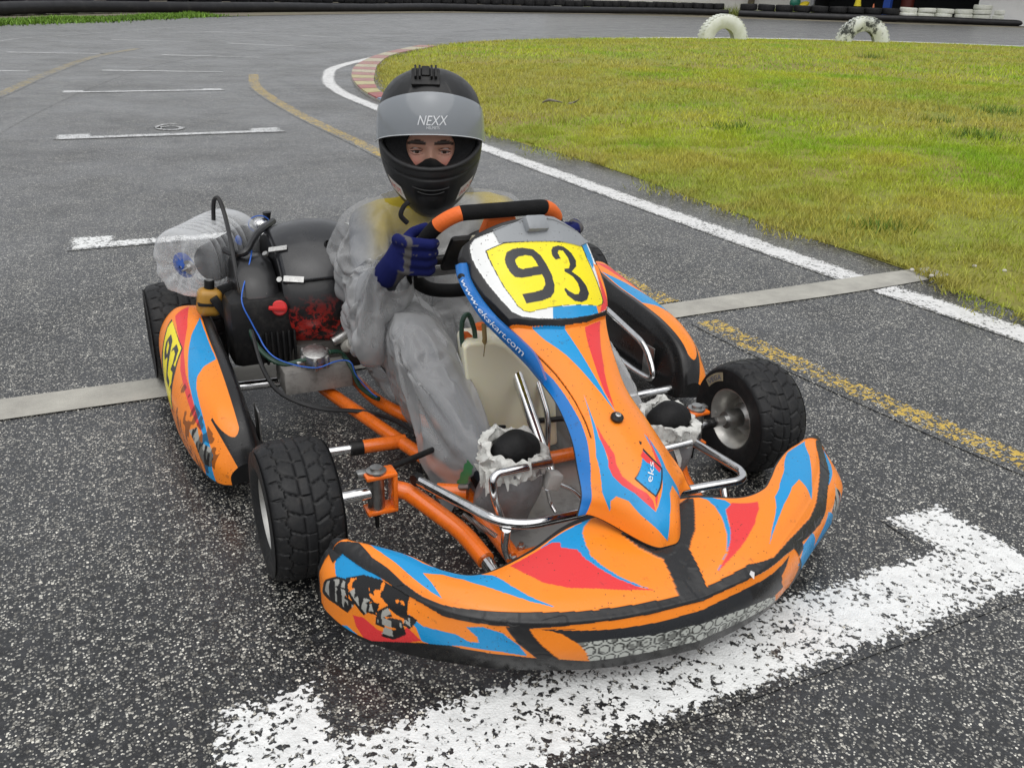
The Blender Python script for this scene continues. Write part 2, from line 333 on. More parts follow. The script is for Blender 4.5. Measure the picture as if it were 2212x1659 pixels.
# ---- kerb with coloured blocks
ki = catmull([(2.14, 6.2), (2.13, 7.76), (2.42, 9.1), (2.80, 10.3), (3.32, 11.8), (4.27, 13.9), (5.9, 16.2)], 41)
ko = catmull([(1.98, 6.2), (1.97, 7.7), (2.18, 9.1), (2.54, 10.5), (3.04, 11.9), (4.08, 14.05), (5.6, 16.4)], 41)
kerbcols = [(.36, .13, .13), (.28, .33, .44), (.44, .39, .20), (.38, .17, .16), (.46, .42, .24), (.38, .22, .21), (.46, .42, .32)]
KM = [simple('kerb_paint', c, .75, var=.35, scale=9, dirt=.8, dirtc=(.22, .21, .19)) for c in kerbcols]
kerb = MB().slab([tuple(p) for p in ko] + [tuple(p) for p in ki[::-1]], -.02, .018).build('kerb', M_CONC); kerb['kind'] = 'structure'
for i in range(0, 40, 2):
    a0, a1, b0, b1 = ko[i], ko[i + 2], ki[i], ki[i + 2]; g = .03
    q = [a0 + (a1 - a0) * g, a1 + (a0 - a1) * g, b1 + (b0 - b1) * g, b0 + (b1 - b0) * g]
    c = sum(q) / 4; q = [c + (p - c) * .97 for p in q]
    o = MB().slab([tuple(p) for p in q], .019, .034).build('kerb_block', KM[[1, 0, 1, 0, 2, 3, 4, 5, 4, 5, 6, 5, 6, 5, 6, 5, 6, 5, 6, 5][i // 2]], kerb)
# ---- infield lawn
edge = catmull([(2.55, -2.2), (2.27, -.5), (2.25, .52), (2.29, 1.0), (2.275, 2.02), (2.29, 3.64), (2.2, 5.0), (2.16, 6.3), (2.24, 7.85), (2.9, 10.4), (3.38, 11.8), (4.35, 13.9), (6.45, 17.0), (9.6, 19.1), (15, 20.2), (20.7, 18.9), (23.7, 16.5)], 120).tolist() + [[29, 11], [33, 2], [33, -6], [4, -6]]
EDGE = np.array(edge)
def lawn_z(x, y):
    d = segdist(x, y, EDGE); return np.clip(d / 3.0, 0, 1) ** .8 * .085 + .012
gx, gy = np.meshgrid(np.arange(1.8, 34, .22), np.arange(-6.2, 21, .22), indexing='ij')
ins = inpoly(gx, gy, EDGE)
zz = lawn_z(gx, gy); zz = np.where(ins, zz, -.06)
# pull border cells onto the outline
V = np.stack([gx, gy, zz], -1).reshape(-1, 3); Fq = gridfaces(*gx.shape); keep = ins.ravel()[Fq].any(1)
sg = NT('lawn_soil'); big = sg.ramp(sg.noise(.55, 6, .6), [(.38, (.24, .29, .03)), (.55, (.30, .29, .05)), (.68, (.26, .20, .07))])
sg.set(color=sg.mix(sg.ramp(sg.noise(14, 6, .7), [(.35, .0), (.7, .6)]), big, (.15, .12, .045)), rough=.95); sg.bump(sg.noise(40, 5), .7, .03)
lawn = link('lawn', mesh_np('lawn', V, Fq[keep], sg.m, True, None)); lawn['kind'] = 'structure'
MB().sheet(EDGE.tolist(), .002).build('turf_border', sg.m, lawn)
def blades(name, x, y, z, ht, wd, col, label, cat, parent=None, tilt=.6):
    n = len(x); a = RNG.uniform(0, 2 * np.pi, n); l = RNG.normal(0, tilt, (n, 2)) * ht[:, None]
    dx = np.cos(a) * wd / 2; dy = np.sin(a) * wd / 2
    v = np.empty((n, 3, 3)); v[:, 0] = np.stack([x - dx, y - dy, z - .005], 1); v[:, 1] = np.stack([x + dx, y + dy, z - .005], 1)
    v[:, 2] = np.stack([x + l[:, 0], y + l[:, 1], z + ht], 1)
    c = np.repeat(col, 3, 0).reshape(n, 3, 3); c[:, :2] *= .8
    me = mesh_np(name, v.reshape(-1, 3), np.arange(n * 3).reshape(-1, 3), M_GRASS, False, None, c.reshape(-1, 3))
    o = link(name, me, parent); o['kind'] = 'stuff'
    if parent is None: setprops(o, label, cat)
    return o
s_ = NT('grass_blades'); at_ = s_.n('Attribute', attribute_name='Col'); s_.set(color=at_.outputs['Color'], rough=.55, spec=.3); M_GRASS = s_.m
def lawn_points(n, rmin, rmax):
    m = n * 6; x = RNG.uniform(1.9, min(33, rmax), m); y = RNG.uniform(max(-6, -rmax * .35), min(20.5, rmax), m); d = np.hypot(x - CAM[0], y - CAM[1])
    k = (d > rmin) & (d < rmax); x, y = x[k], y[k]; k = inpoly(x, y, EDGE); return x[k][:n], y[k][:n]
X = []; Y = []; HT = []; WD = []
for n, r0, r1, h, wd in ((260000, 2, 7.5, .028, .0045), (230000, 7.5, 14, .034, .008), (190000, 14, 38, .042, .014)):
    x, y = lawn_points(n, r0, r1); X.append(x); Y.append(y); HT.append(h * RNG.uniform(.4, 1.3, len(x))); WD.append(np.full(len(x), wd))
ei = RNG.integers(0, 119, 26000); et = RNG.uniform(0, 1, 26000)[:, None]; ep = EDGE[ei] * (1 - et) + EDGE[ei + 1] * et; ek = vnoise(np.c_[ep * 3.5, ep[:, 0] * 0], 17)
ep = ep + np.c_[-np.abs(RNG.normal(0, 1, 26000)) * .11 * np.clip(ek * 2 - .5, 0, 1), RNG.normal(0, .05, 26000)]; X.append(ep[:, 0]); Y.append(ep[:, 1]); HT.append(RNG.uniform(.006, .028, 26000)); WD.append(np.full(26000, .006))
X, Y, HT, WD = map(np.concatenate, (X, Y, HT, WD))
n1 = vnoise(np.c_[X * .45, Y * .45, X * 0], 1); n2 = vnoise(np.c_[X * 1.7, Y * 1.7, X * 0], 2); n3 = vnoise(np.c_[X * 7, Y * 7, X * 0], 3)
ed = segdist(X, Y, EDGE[:120], False)
keepb = (RNG.uniform(0, 1, len(X)) < np.clip(.45 + ed / .35, 0, 1) * np.clip(n3 * 1.8, .4, 1)); X, Y, HT, WD, n1, n2, n3, ed = (q[keepb] for q in (X, Y, HT, WD, n1, n2, n3, ed))
tb = np.clip((n1 * .55 + n2 * .3 + n3 * .35 - .42) * 2.6, 0, 1)[:, None]
green = np.array([.26, .47, .016]); lime = np.array([.60, .66, .03]); brown = np.array([.48, .40, .09])
c = green * (1 - n2[:, None]) + lime * n2[:, None]; c = c * (1 - tb * .75) + brown * tb * .75
br = np.clip(1 - ed / .35, 0, 1)[:, None] * n3[:, None]; c = c * (1 - br * .6) + np.array([.40, .34, .08]) * br * .6
c = c * RNG.uniform(.65, 1.3, (len(X), 1))
HT *= .55 + n3 * .9
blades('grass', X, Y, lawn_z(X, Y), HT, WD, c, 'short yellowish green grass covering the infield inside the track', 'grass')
# darker weed tufts standing in the lawn
TX = []; TY = []; TH_ = []; TC = []
for px, py, nb, hh, rr in ((1590, 278, 130, .06, .10), (1885, 130, 120, .13, .12), (2155, 250, 140, .09, .14), (2110, 305, 160, .08, .12), (2020, 270, 90, .06, .10), (1910, 475, 120, .05, .07)):
    q = P(px, py, z=.07); r = RNG.normal(0, rr, (nb, 2)); TX.append(q[0] + r[:, 0]); TY.append(q[1] + r[:, 1]); TH_.append(RNG.uniform(.4, 1.2, nb) * hh); TC.append(np.array([.11, .20, .022]) * RNG.uniform(.6, 1.5, (nb, 1)))
TX, TY, TH_, TC = map(np.concatenate, (TX, TY, TH_, TC)); blades('weeds', TX, TY, lawn_z(TX, TY), TH_, np.full(len(TX), .009), TC, 'darker green weed tufts scattered over the lawn', 'weeds', tilt=.45)
# ================================================================== background
M_RUB = simple('old_black_rubber', (.014, .014, .015), .65, spec=.25, var=.4, scale=5, bump=.3, bscale=30, dirt=.5, dirtc=(.07, .065, .06))
M_BELT = simple('rubber_belt', (.018, .018, .02), .45, spec=.3, var=.3, scale=2, dirt=.3, dirtc=(.08, .075, .07))
def chipped(name, white, thr, under=(.05, .055, .05)):
    s = NT(name); m = s.ramp(s.math('ADD', s.math('MULTIPLY', s.noise(6, 8, .7), .7), s.math('MULTIPLY', s.noise(1.3, 3), .4)), [(thr - .04, 0.), (thr + .05, 1.)])
    wc = s.mix(s.ramp(s.noise(4, 6), [(.4, 0.), (.75, .7)]), white, (.50, .53, .38))
    s.set(color=s.mix(m, under, wc), rough=.75); s.bump(s.noise(18, 5), .4, .01); return s.m
M_WT = chipped('chipped_white_tyre_paint', (.72, .74, .68), .36); M_WT2 = chipped('flaking_white_tyre_paint', (.70, .72, .68), .515)
M_WS = chipped('white_stack_paint', (.74, .75, .69), .33, (.2, .2, .18))
def tyre_profile(R, r, h):                               # closed section: outer tread, two walls, inner bead
    return [(r, -h * .30), (r + (R - r) * .35, -h * .5), (R * .93, -h * .49), (R * .985, -h * .40), (R, -h * .2), (R, h * .2), (R * .985, h * .40), (R * .93, h * .49), (r + (R - r) * .35, h * .5), (r, h * .30), (r + .02, h * .1), (r + .02, -h * .1)]
def tyre_mesh(name, R, r, h, mat, n=28, axis=(0, 0, 1)):
    return MB().lathe(tyre_profile(R, r, h), (0, 0, 0), axis, n, closed=True).mesh(name, mat, True, 50)
def walk(path, step):
    p = np.asarray(path); d = np.r_[0, np.cumsum(np.linalg.norm(np.diff(p, axis=0), axis=1))]; s = np.arange(step / 2, d[-1], step)
    return np.stack([np.interp(s, d, p[:, 0]), np.interp(s, d, p[:, 1])], 1)
pathA = np.array([P(x, y, z=0.)[:2] for x, y in ((-140, 41), (0, 36.5), (150, 32), (260, 30), (380, 29.5), (478, 29.5), (673, 27.5), (835, 26.5), (957, 26), (1108, 28.2), (1435, 32.3), (1574, 35.2))])
pathB = np.array([P(x, y, z=0.)[:2] for x, y in ((1594, 37), (1794, 44), (2000, 50.5), (2212, 57.6), (2600, 71))])
def offset(path, d):
    T = np.gradient(path, axis=0); T /= np.linalg.norm(T, axis=1)[:, None]; return path + np.stack([-T[:, 1], T[:, 0]], 1) * d
def belt(name, path, r, label):
    p = catmull(offset(path, r), 120); wz = (vnoise(np.c_[p * .16, np.zeros(len(p))], 4) - .5) * .10
    v = np.c_[p, np.maximum(r + wz, r * .8)]
    mb = MB().tube(v, r, 12); o = mb.build(name, M_BELT); setprops(o, label, 'barrier'); return o
belt('barrier_tube', pathA, .19, 'long black rubber tube lying along the foot of the far tyre wall')
belt('barrier_tube', pathB, .19, 'black rubber tube along the foot of the right tyre wall and white stacks')
mA = tyre_mesh('stacked_tyre', .41, .22, .37, M_RUB); mB = tyre_mesh('truck_tyre', .56, .29, .40, M_RUB); mW = tyre_mesh('white_tyre', .55, .29, .285, M_WS)
def ord_(n): return ['first', 'second', 'third', 'fourth', 'fifth', 'sixth', 'seventh', 'eighth', 'ninth', 'tenth', 'eleventh', 'twelfth', 'thirteenth', 'fourteenth', 'fifteenth', 'sixteenth', 'seventeenth', 'eighteenth'][n]
for i, q in enumerate(walk(offset(catmull(pathA, 80), .85), .83)):
    dz = random.uniform(-.02, .02)
    for k in range(2):
        o = link('stacked_tyre', mA); o.location = (q[0] + random.uniform(-.03, .03), q[1] + random.uniform(-.03, .03), .19 + k * .375 + (dz if k else 0)); o.rotation_euler = (random.uniform(-.03, .03) * k, random.uniform(-.03, .03) * k, random.uniform(0, 6))
        setprops(o, 'black car tyre in the %s row of the long far tyre wall' % ('upper', 'lower')[k == 0], 'tyre', 'black tyres of the long far wall, %s row' % ('upper', 'lower')[k == 0])
wb = walk(offset(catmull(pathB, 40), 1.05), 1.13)[:25]; nw = 0
for i, q in enumerate(wb):
    t = (q - CAM[:2]); px = W_ / 2 + F_ * (t @ RT[:2] + (.3 - CAM[2]) * RT[2]) / (t @ FW[:2] + (.3 - CAM[2]) * FW[2])
    white = px > 1942
    hi = (3 if nw not in (4,) else 4) if white else 2
    for k in range(hi):
        o = link('white_tyre' if white else 'truck_tyre', mW if white else mB)
        o.location = (q[0] + random.uniform(-.05, .05), q[1] + random.uniform(-.05, .05), (.15 + k * .29) if white else (.2 + k * .405)); o.rotation_euler = (random.uniform(-.04, .04) * min(k, 1), random.uniform(-.04, .04) * min(k, 1), random.uniform(0, 6))
        if white: setprops(o, 'white painted tyre, %s from the bottom of the %s white stack from the left' % (ord_(k), ord_(nw)), 'tyre', 'white painted tyre stacks')
        else: setprops(o, 'black truck tyre, %s of the %s stack right of the wall gap' % (('lower', 'upper')[k], ord_(min(i, 11))), 'tyre', 'black truck tyres of the right wall')
    nw += white
# ---- half buried white tyres at the far edge of the lawn
for px, py, mat, lab, rz in ((1560, 86, M_WT, 'white painted tyre half buried at the lawn edge, left of two', .10), (1861, 93, M_WT2, 'half buried tyre with flaking white paint and dark patches, right of two', -.02)):
    g = P(px, py, z=.05); v = CAM - g; a = math.atan2(v[1], v[0]) + rz + .33; D = np.linalg.norm(v); R = 47. * D / F_
    mb = MB().lathe(tyre_profile(R, R * .46, R * .62), (0, 0, 0), (math.cos(a), math.sin(a), 0), 64, closed=True)
    ax = np.array([math.cos(a), math.sin(a), 0]); sd = np.array([-math.sin(a), math.cos(a), 0])
    me = mb.mesh('half_buried_tyre', mat, True, 50); o = link('half_buried_tyre', me); o.location = (g[0], g[1], .03); setprops(o, lab, 'tyre', 'half buried tyres')
    lug = MB()                                            # tread lugs round the crown
    for k in range(40):
        for sgn in (-1, 1):
            th = (k + .25 * sgn) / 40 * math.pi * 2; rad = sd * math.cos(th) + np.array([0, 0, 1]) * math.sin(th); tn = -sd * math.sin(th) + np.array([0, 0, 1]) * math.cos(th)
            M = Matrix((tuple(ax), tuple(tn), tuple(rad))).transposed(); lug.box(rad * R * 1.002 + ax * sgn * R * .16, (R * .22, R * .085, R * .035), M)
    lug.build('tread_lugs', mat, o)
# ---- garage and white wall behind the barrier
M_PLAS = simple('cream_render', (.70, .69, .64), .85, var=.1, scale=.5, dirt=.4, dirtc=(.45, .44, .40)); M_WALL2 = simple('white_render', (.74, .74, .73), .8, var=.06, scale=1, dirt=.25, dirtc=(.4, .4, .38))
M_DARK = simple('near_black_matt', (.02, .021, .023), .8); M_GREYM = simple('grey_sheet_metal', (.35, .36, .37), .5)  # garage inner walls near-black: shade of the open bay put into their colour
def gp(px, d): return P(px, 20, d=d)[:2]
def wallbox(mb, a, b, th, z0, z1):
    a = np.asarray(a); b = np.asarray(b); t = (b - a) / np.linalg.norm(b - a); n = np.array([-t[1], t[0]]) * th
    return mb.slab([tuple(a), tuple(b), tuple(b + n), tuple(a + n)], z0, z1)
f0, f1, f2, f3 = gp(1180, 74), gp(1757, 71), gp(2112, 69), gp(2420, 67.5)
gar = empty('garage_building', (*f1, 0), 'low building with dark open garage bay behind the tyre walls', 'building')
gar.matrix_world = Matrix.Translation((f1[0], f1[1], 0)); gi = gar.matrix_world.inverted()
def gpart(name, mb, mat, parent=None):
    mb.v = [(v[0] - f1[0], v[1] - f1[1], v[2]) for v in mb.v]; return mb.build(name, mat, parent or gar, True, 30)
gpart('left_wall', wallbox(MB(), f0, f1, .3, 0, 4.2), M_PLAS); gpart('right_wall', wallbox(MB(), f2, f3, .3, 0, 4.2), M_WALL2)
nb = np.array([-(f2 - f1)[1], (f2 - f1)[0]]); nb /= np.linalg.norm(nb)
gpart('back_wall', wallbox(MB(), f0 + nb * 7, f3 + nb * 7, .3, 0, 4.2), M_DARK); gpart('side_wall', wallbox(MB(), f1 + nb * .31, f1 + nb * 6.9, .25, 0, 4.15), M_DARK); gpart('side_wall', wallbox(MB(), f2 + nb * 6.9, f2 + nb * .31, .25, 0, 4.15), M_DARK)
gpart('roof', MB().slab([tuple(f0 - nb * .6), tuple(f3 - nb * .6), tuple(f3 + nb * 7.6), tuple(f0 + nb * 7.6)], 4.21, 4.45), M_GREYM)
gpart('lintel', wallbox(MB(), f1, f2, .28, 3.1, 4.18), M_WALL2); gpart('door_post', wallbox(MB(), f1 - (f2 - f1) * .018, f1 + (f2 - f1) * .002, -.25, 0, 4.1), M_GREYM)
def prop(name, mb, mat, label, cat): return setprops(mb.build(name, mat), label, cat)
q = gp(1906, 69.5); prop('blue_pillar', wallbox(MB(), q, gp(1921, 69.3), .35, 0, 4.15), simple('blue_paint', (.02, .08, .42), .5), 'blue painted pillar in the dark garage opening', 'pillar')
q = gp(1958, 71); prop('red_drum', MB().lathe([(.01, 0), (.42, 0), (.42, .85), (.44, .86), (.42, .88), (.42, 1.9), (.01, 1.9)], (*q, 0), (0, 0, 1), 20), simple('red_brown_paint', (.16, .03, .02), .5), 'dark red cabinet just inside the garage above the white tyres', 'cabinet')
q = gp(1851, 68.2); fl = MB().tube([(*q, 0), (*q, 2.1)], .02, 6); fo = prop('yellow_flag', fl, M_GREYM, 'furled yellow flag on a pole in front of the dark garage', 'flag')
MB().lathe([(.02, 2.05), (.12, 1.6), (.2, 1.05), (.24, .86), (.05, .85)], (*q, 0), (0, 0, 1), 10).build('cloth', simple('yellow_cloth', (.70, .58, .03), .8, bump=.6, bscale=8), fo)
q = gp(1886, 68); prop('traffic_cone', MB().lathe([(.28, 0), (.28, .03), (.16, .04), (.03, 1.02), (.01, 1.03)], (*q, 0), (0, 0, 1), 16), simple('cone_orange', (.75, .22, .10), .5), 'small pale orange cone left of the blue pillar', 'cone')
q = gp(1621, 70.5); prop('wooden_post', MB().box((*q, 1.5), (.34, .34, 3.0), None, .02), simple('weathered_wood', (.13, .11, .07), .8), 'brown wooden post in front of the cream wall', 'post')
q = gp(1722, 69.6); mo = empty('garden_machine', (*q, 0), 'yellow and green garden machine beside the garage', 'machine')
MB().ball((-.25, 0, .95), (.42, .3, .38)).build('green_tank', simple('green_plastic', (.02, .16, .11), .4), mo); MB().ball((.35, -.15, .82), (.5, .32, .2), M=np.array(Matrix.Rotation(-.35, 3, 'Y'))).build('yellow_hood', simple('machine_yellow', (.72, .56, .03), .4), mo)
MB().box((0, 0, .38), (1.1, .55, .7), None, .05).build('body', M_DARK, mo)
# weeds behind and in front of the wall
def weedline(name, path, wd, nb, hh, cols, label):
    p = walk(path, .02); i = RNG.integers(0, len(p), nb); x = p[i, 0] + RNG.normal(0, wd, nb); y = p[i, 1] + RNG.normal(0, wd, nb)
    nn = vnoise(np.c_[x * 1.2, y * 1.2, x * 0], 9)[:, None]; c = (np.array(cols[0]) * nn + np.array(cols[1]) * (1 - nn)) * RNG.uniform(.6, 1.4, (nb, 1))
    blades(name, x, y, np.full(nb, .0), RNG.uniform(.3, 1.2, nb) * hh * (.5 + nn[:, 0]), np.full(nb, .05), c, label, 'weeds', tilt=.5)
weedline('verge_weeds', offset(np.array([P(x, y, z=0.)[:2] for x, y in ((-60, 53), (0, 50), (120, 47), (240, 42), (330, 38), (430, 34))]), -.1), .4, 15000, .10, ((.16, .30, .03), (.10, .20, .02)), 'strip of bright green weeds at the foot of the left tyre wall')
weedline('wall_weeds', np.array([gp(1230, 69), gp(1440, 69), gp(1560, 69), gp(1740, 68)]), .5, 3500, .62, ((.30, .32, .07), (.18, .26, .05)), 'pale green weeds behind the far tyre wall')
# dusty verge between the tyre wall and the outer track edge
strip('dusty_verge', catmull([(-6, 24.5), (-2.3, 27.6), (.9, 31.5), (4.3, 35.3), (9.4, 40.6), (15, 46), (22, 50), (30, 51)], 60), [1.8, 2.0, 2.6, 3.6, 5, 5], .010, M_DIRT)
# twigs and pebbles on the lawn
M_TWIG = simple('grey_bark', (.20, .18, .15), .8, var=.4, bump=.5)
def twig(pts, r, lab):
    b = np.array([P(x, y, z=.075 + dz) for x, y, dz in pts]); o = MB().tube(b, r, 7, 16).build('twig', M_TWIG); setprops(o, lab, 'twig', 'twigs on the lawn')
twig([(1172, 222, -.0), (1185, 217, .03), (1200, 219, .035), (1215, 222, .0)], [.006, .014, .010, .004], 'grey curled twig on the lawn, left of two')
twig([(1228, 225, .0), (1242, 221, .01), (1252, 214, .06)], [.011, .009, .002], 'grey twig with a raised tip on the lawn, right of two')
M_PEB = simple('pale_stone', (.5, .48, .43), .8)
for (x, y), lab in (((1970, 583), 'pale pebble just above the concrete strip end'), ((2012, 596), 'pale pebble at the tip of the concrete strip'), ((2105, 575), 'pale pebble on the grass right of the concrete strip'), ((2170, 585), 'rightmost pale pebble on the grass by the concrete strip')):
    p = P(x, y, z=.03); o = MB().ball(p, (.011, .009, .007), 9, 6).build('pebble', M_PEB); setprops(o, lab, 'pebble', 'pebbles near the concrete strip')
# ================================================================== go-kart: shaped bodywork surfaces (pure geometry)
#SURF-BEGIN
def interp_st(tab, s):                                   # smooth interpolation of station rows
    tab = np.asarray(tab, float); m = len(tab); s = np.asarray(s, float)
    i = np.clip(np.floor(s).astype(int), 0, m - 2); a = (s - i)[..., None]
    p0 = tab[np.clip(i - 1, 0, m - 1)]; p1 = tab[i]; p2 = tab[i + 1]; p3 = tab[np.clip(i + 2, 0, m - 1)]
    return 0.5 * (2 * p1 + (p2 - p0) * a + (2 * p0 - 5 * p1 + 4 * p2 - p3) * a ** 2 + (3 * p1 - p0 - 3 * p2 + p3) * a ** 3)
# bumper stations from the middle to the end: rear edge, crest, belly, bottom edge (x, y, z each)
NOSE = [  # Rx Ry Rz   Cx Cy Cz   Mx My Mz   Bx By Bz   (kart right half)
    (.000, -.300, .186, .000, -.542, .150, .000, -.556, .100, .000, -.548, .043),
    (.126, -.318, .184, .150, -.532, .152, .155, -.540, .100, .152, -.528, .043),
    (.225, -.362, .181, .280, -.500, .157, .292, -.497, .100, .285, -.477, .043),
    (.320, -.386, .179, .375, -.447, .161, .392, -.435, .103, .385, -.416, .043),
    (.372, -.356, .179, .430, -.382, .164, .455, -.372, .106, .458, -.356, .043),
    (.410, -.297, .179, .472, -.305, .166, .508, -.300, .108, .514, -.290, .045),
    (.462, -.240, .179, .510, -.232, .168, .540, -.226, .110, .540, -.222, .046),
    (.500, -.212, .176, .522, -.196, .168, .541, -.186, .112, .540, -.186, .047)]
NOSE_L = [  # kart left half, knocked up and back a little
    (.000, -.300, .186, .000, -.542, .150, .000, -.556, .100, .000, -.548, .043),
    (.115, -.335, .194, .125, -.530, .160, .158, -.532, .104, .150, -.520, .043),
    (.190, -.378, .198, .228, -.478, .170, .266, -.485, .108, .255, -.476, .045),
    (.245, -.377, .200, .335, -.415, .177, .383, -.418, .112, .370, -.410, .047),
    (.285, -.352, .200, .400, -.362, .180, .450, -.376, .116, .440, -.372, .050),
    (.335, -.312, .200, .455, -.314, .181, .505, -.336, .120, .498, -.335, .055),
    (.400, -.273, .200, .503, -.262, .182, .538, -.277, .122, .532, -.275, .060),
    (.475, -.246, .197, .528, -.232, .180, .546, -.230, .122, .544, -.230, .062)]
def nose_surf(u, v):                                     # u -7..7 across, v 0 rear edge, 1 crest, 2 belly, 3 bottom edge
    q = np.where((np.asarray(u) > 0)[..., None], interp_st(NOSE_L, np.abs(u)), interp_st(NOSE, np.abs(u))); R, C, M, B = q[..., 0:3], q[..., 3:6], q[..., 6:9], q[..., 9:12]
    v = np.asarray(v)[..., None]
    d = np.clip(v, 0, 1); deck = R + (C - R) * d; deck = deck + np.array([0, 0, .010]) * np.sin(np.pi * d) - np.array([0, 0, .016]) * np.exp(-((1 - d) / .10) ** 2) * .35
    f1 = np.clip(v - 1, 0, 1); f2 = np.clip(v - 2, 0, 1)
    e1 = C - np.array([0, 0, .0056])
    low = e1 + (M - e1) * np.sin(f1 * np.pi / 2) * np.array([1, 1, 0]) + (M - e1) * f1 * np.array([0, 0, 1])
    low2 = M + (B - M) * f2 * np.array([0, 0, 1]) + (B - M) * (1 - np.cos(f2 * np.pi / 2)) * np.array([1, 1, 0])
    p = np.where(v <= 1, deck, np.where(v <= 2, low, low2))
    s = np.sign(np.asarray(u)) + (np.asarray(u) == 0)
    p = p.copy(); p[..., 0] *= s; return p
# fairing stations bottom to top: centre (y, z), edge (x, y, z), exponent
FAIR = [
    (-.440, .176, .121, -.333, .204, 1.9), (-.428, .212, .113, -.326, .220, 2.0), (-.404, .239, .106, -.316, .240, 2.0), (-.362, .274, .096, -.280, .266, 2.0), (-.275, .318, .084, -.232, .302, 2.0), (-.176, .361, .078, -.160, .338, 2.2),
    (-.099, .399, .090, -.095, .370, 2.4), (-.031, .433, .110, -.022, .410, 2.6), (.013, .482, .131, .035, .460, 3.0), (.052, .522, .146, .085, .494, 3.2), (.091, .560, .150, .135, .524, 3.4), (.118, .588, .138, .152, .552, 3.2), (.133, .606, .110, .155, .580, 3.0), (.138, .612, .085, .152, .592, 2.6)]
def fair_surf(s, t):                                     # s 0..13 bottom to top, t -1..1 right to left of kart
    q = interp_st(FAIR, s); a = np.abs(t); w_ = np.clip(1 - np.asarray(s) / 3.2, 0, 1); sm = np.clip((a - .10) / .78, 0, 1); e = (1 - w_) * a ** q[..., 5] + w_ * sm * sm * (3 - 2 * sm)
    x = q[..., 2] * t; y = q[..., 0] + (q[..., 3] - q[..., 0]) * e; z = q[..., 1] + (q[..., 4] - q[..., 1]) * e
    return np.stack([x, y, z], -1)
# pod sections rear to front: inner bottom, inner top, strip edge, outer top, outer mid, outer bottom as (x, z) at y
POD = [  # y   ibx  ibz   itx  itz   sx   sz    otx  otz   omx  omz   obx  obz
    (.905, .560, .09, .575, .215, .590, .232, .636, .228, .668, .175, .666, .085),
    (.885, .545, .07, .566, .240, .588, .257, .648, .252, .690, .185, .686, .060),
    (.810, .530, .055, .562, .240, .589, .254, .652, .243, .696, .170, .692, .045),
    (.690, .525, .05, .560, .224, .589, .237, .655, .226, .699, .155, .695, .042),
    (.563, .525, .05, .558, .214, .588, .227, .652, .214, .697, .140, .691, .040),
    (.454, .527, .05, .558, .199, .588, .213, .645, .199, .687, .125, .680, .040),
    (.370, .530, .05, .558, .176, .587, .190, .632, .177, .670, .108, .664, .040),
    (.323, .533, .05, .557, .149, .585, .163, .620, .150, .652, .096, .650, .040),
    (.295, .538, .05, .557, .115, .582, .128, .608, .118, .634, .085, .634, .041),
    (.280, .545, .055, .560, .085, .578, .092, .598, .088, .616, .070, .616, .045)]
def pod_surf(s, v):                                      # s 0..9 rear to front, v 0..5 inner bottom to outer bottom; kart right has x < 0
    q = interp_st(POD, s); v = np.asarray(v); pts = np.stack([np.stack([q[..., 1 + 2 * k], q[..., 0], q[..., 2 + 2 * k]], -1) for k in range(6)], -2)
    i = np.clip(np.floor(v).astype(int), 0, 4); a = (v - i)[..., None]
    g = lambda k: np.take_along_axis(pts, np.clip(k, 0, 5)[..., None, None], -2)[..., 0, :]
    p0, p1, p2, p3 = g(i - 1), g(i), g(i + 1), g(i + 2)
    return 0.5 * (2 * p1 + (p2 - p0) * a + (2 * p0 - 5 * p1 + 4 * p2 - p3) * a ** 2 + (3 * p1 - p0 - 3 * p2 + p3) * a ** 3)
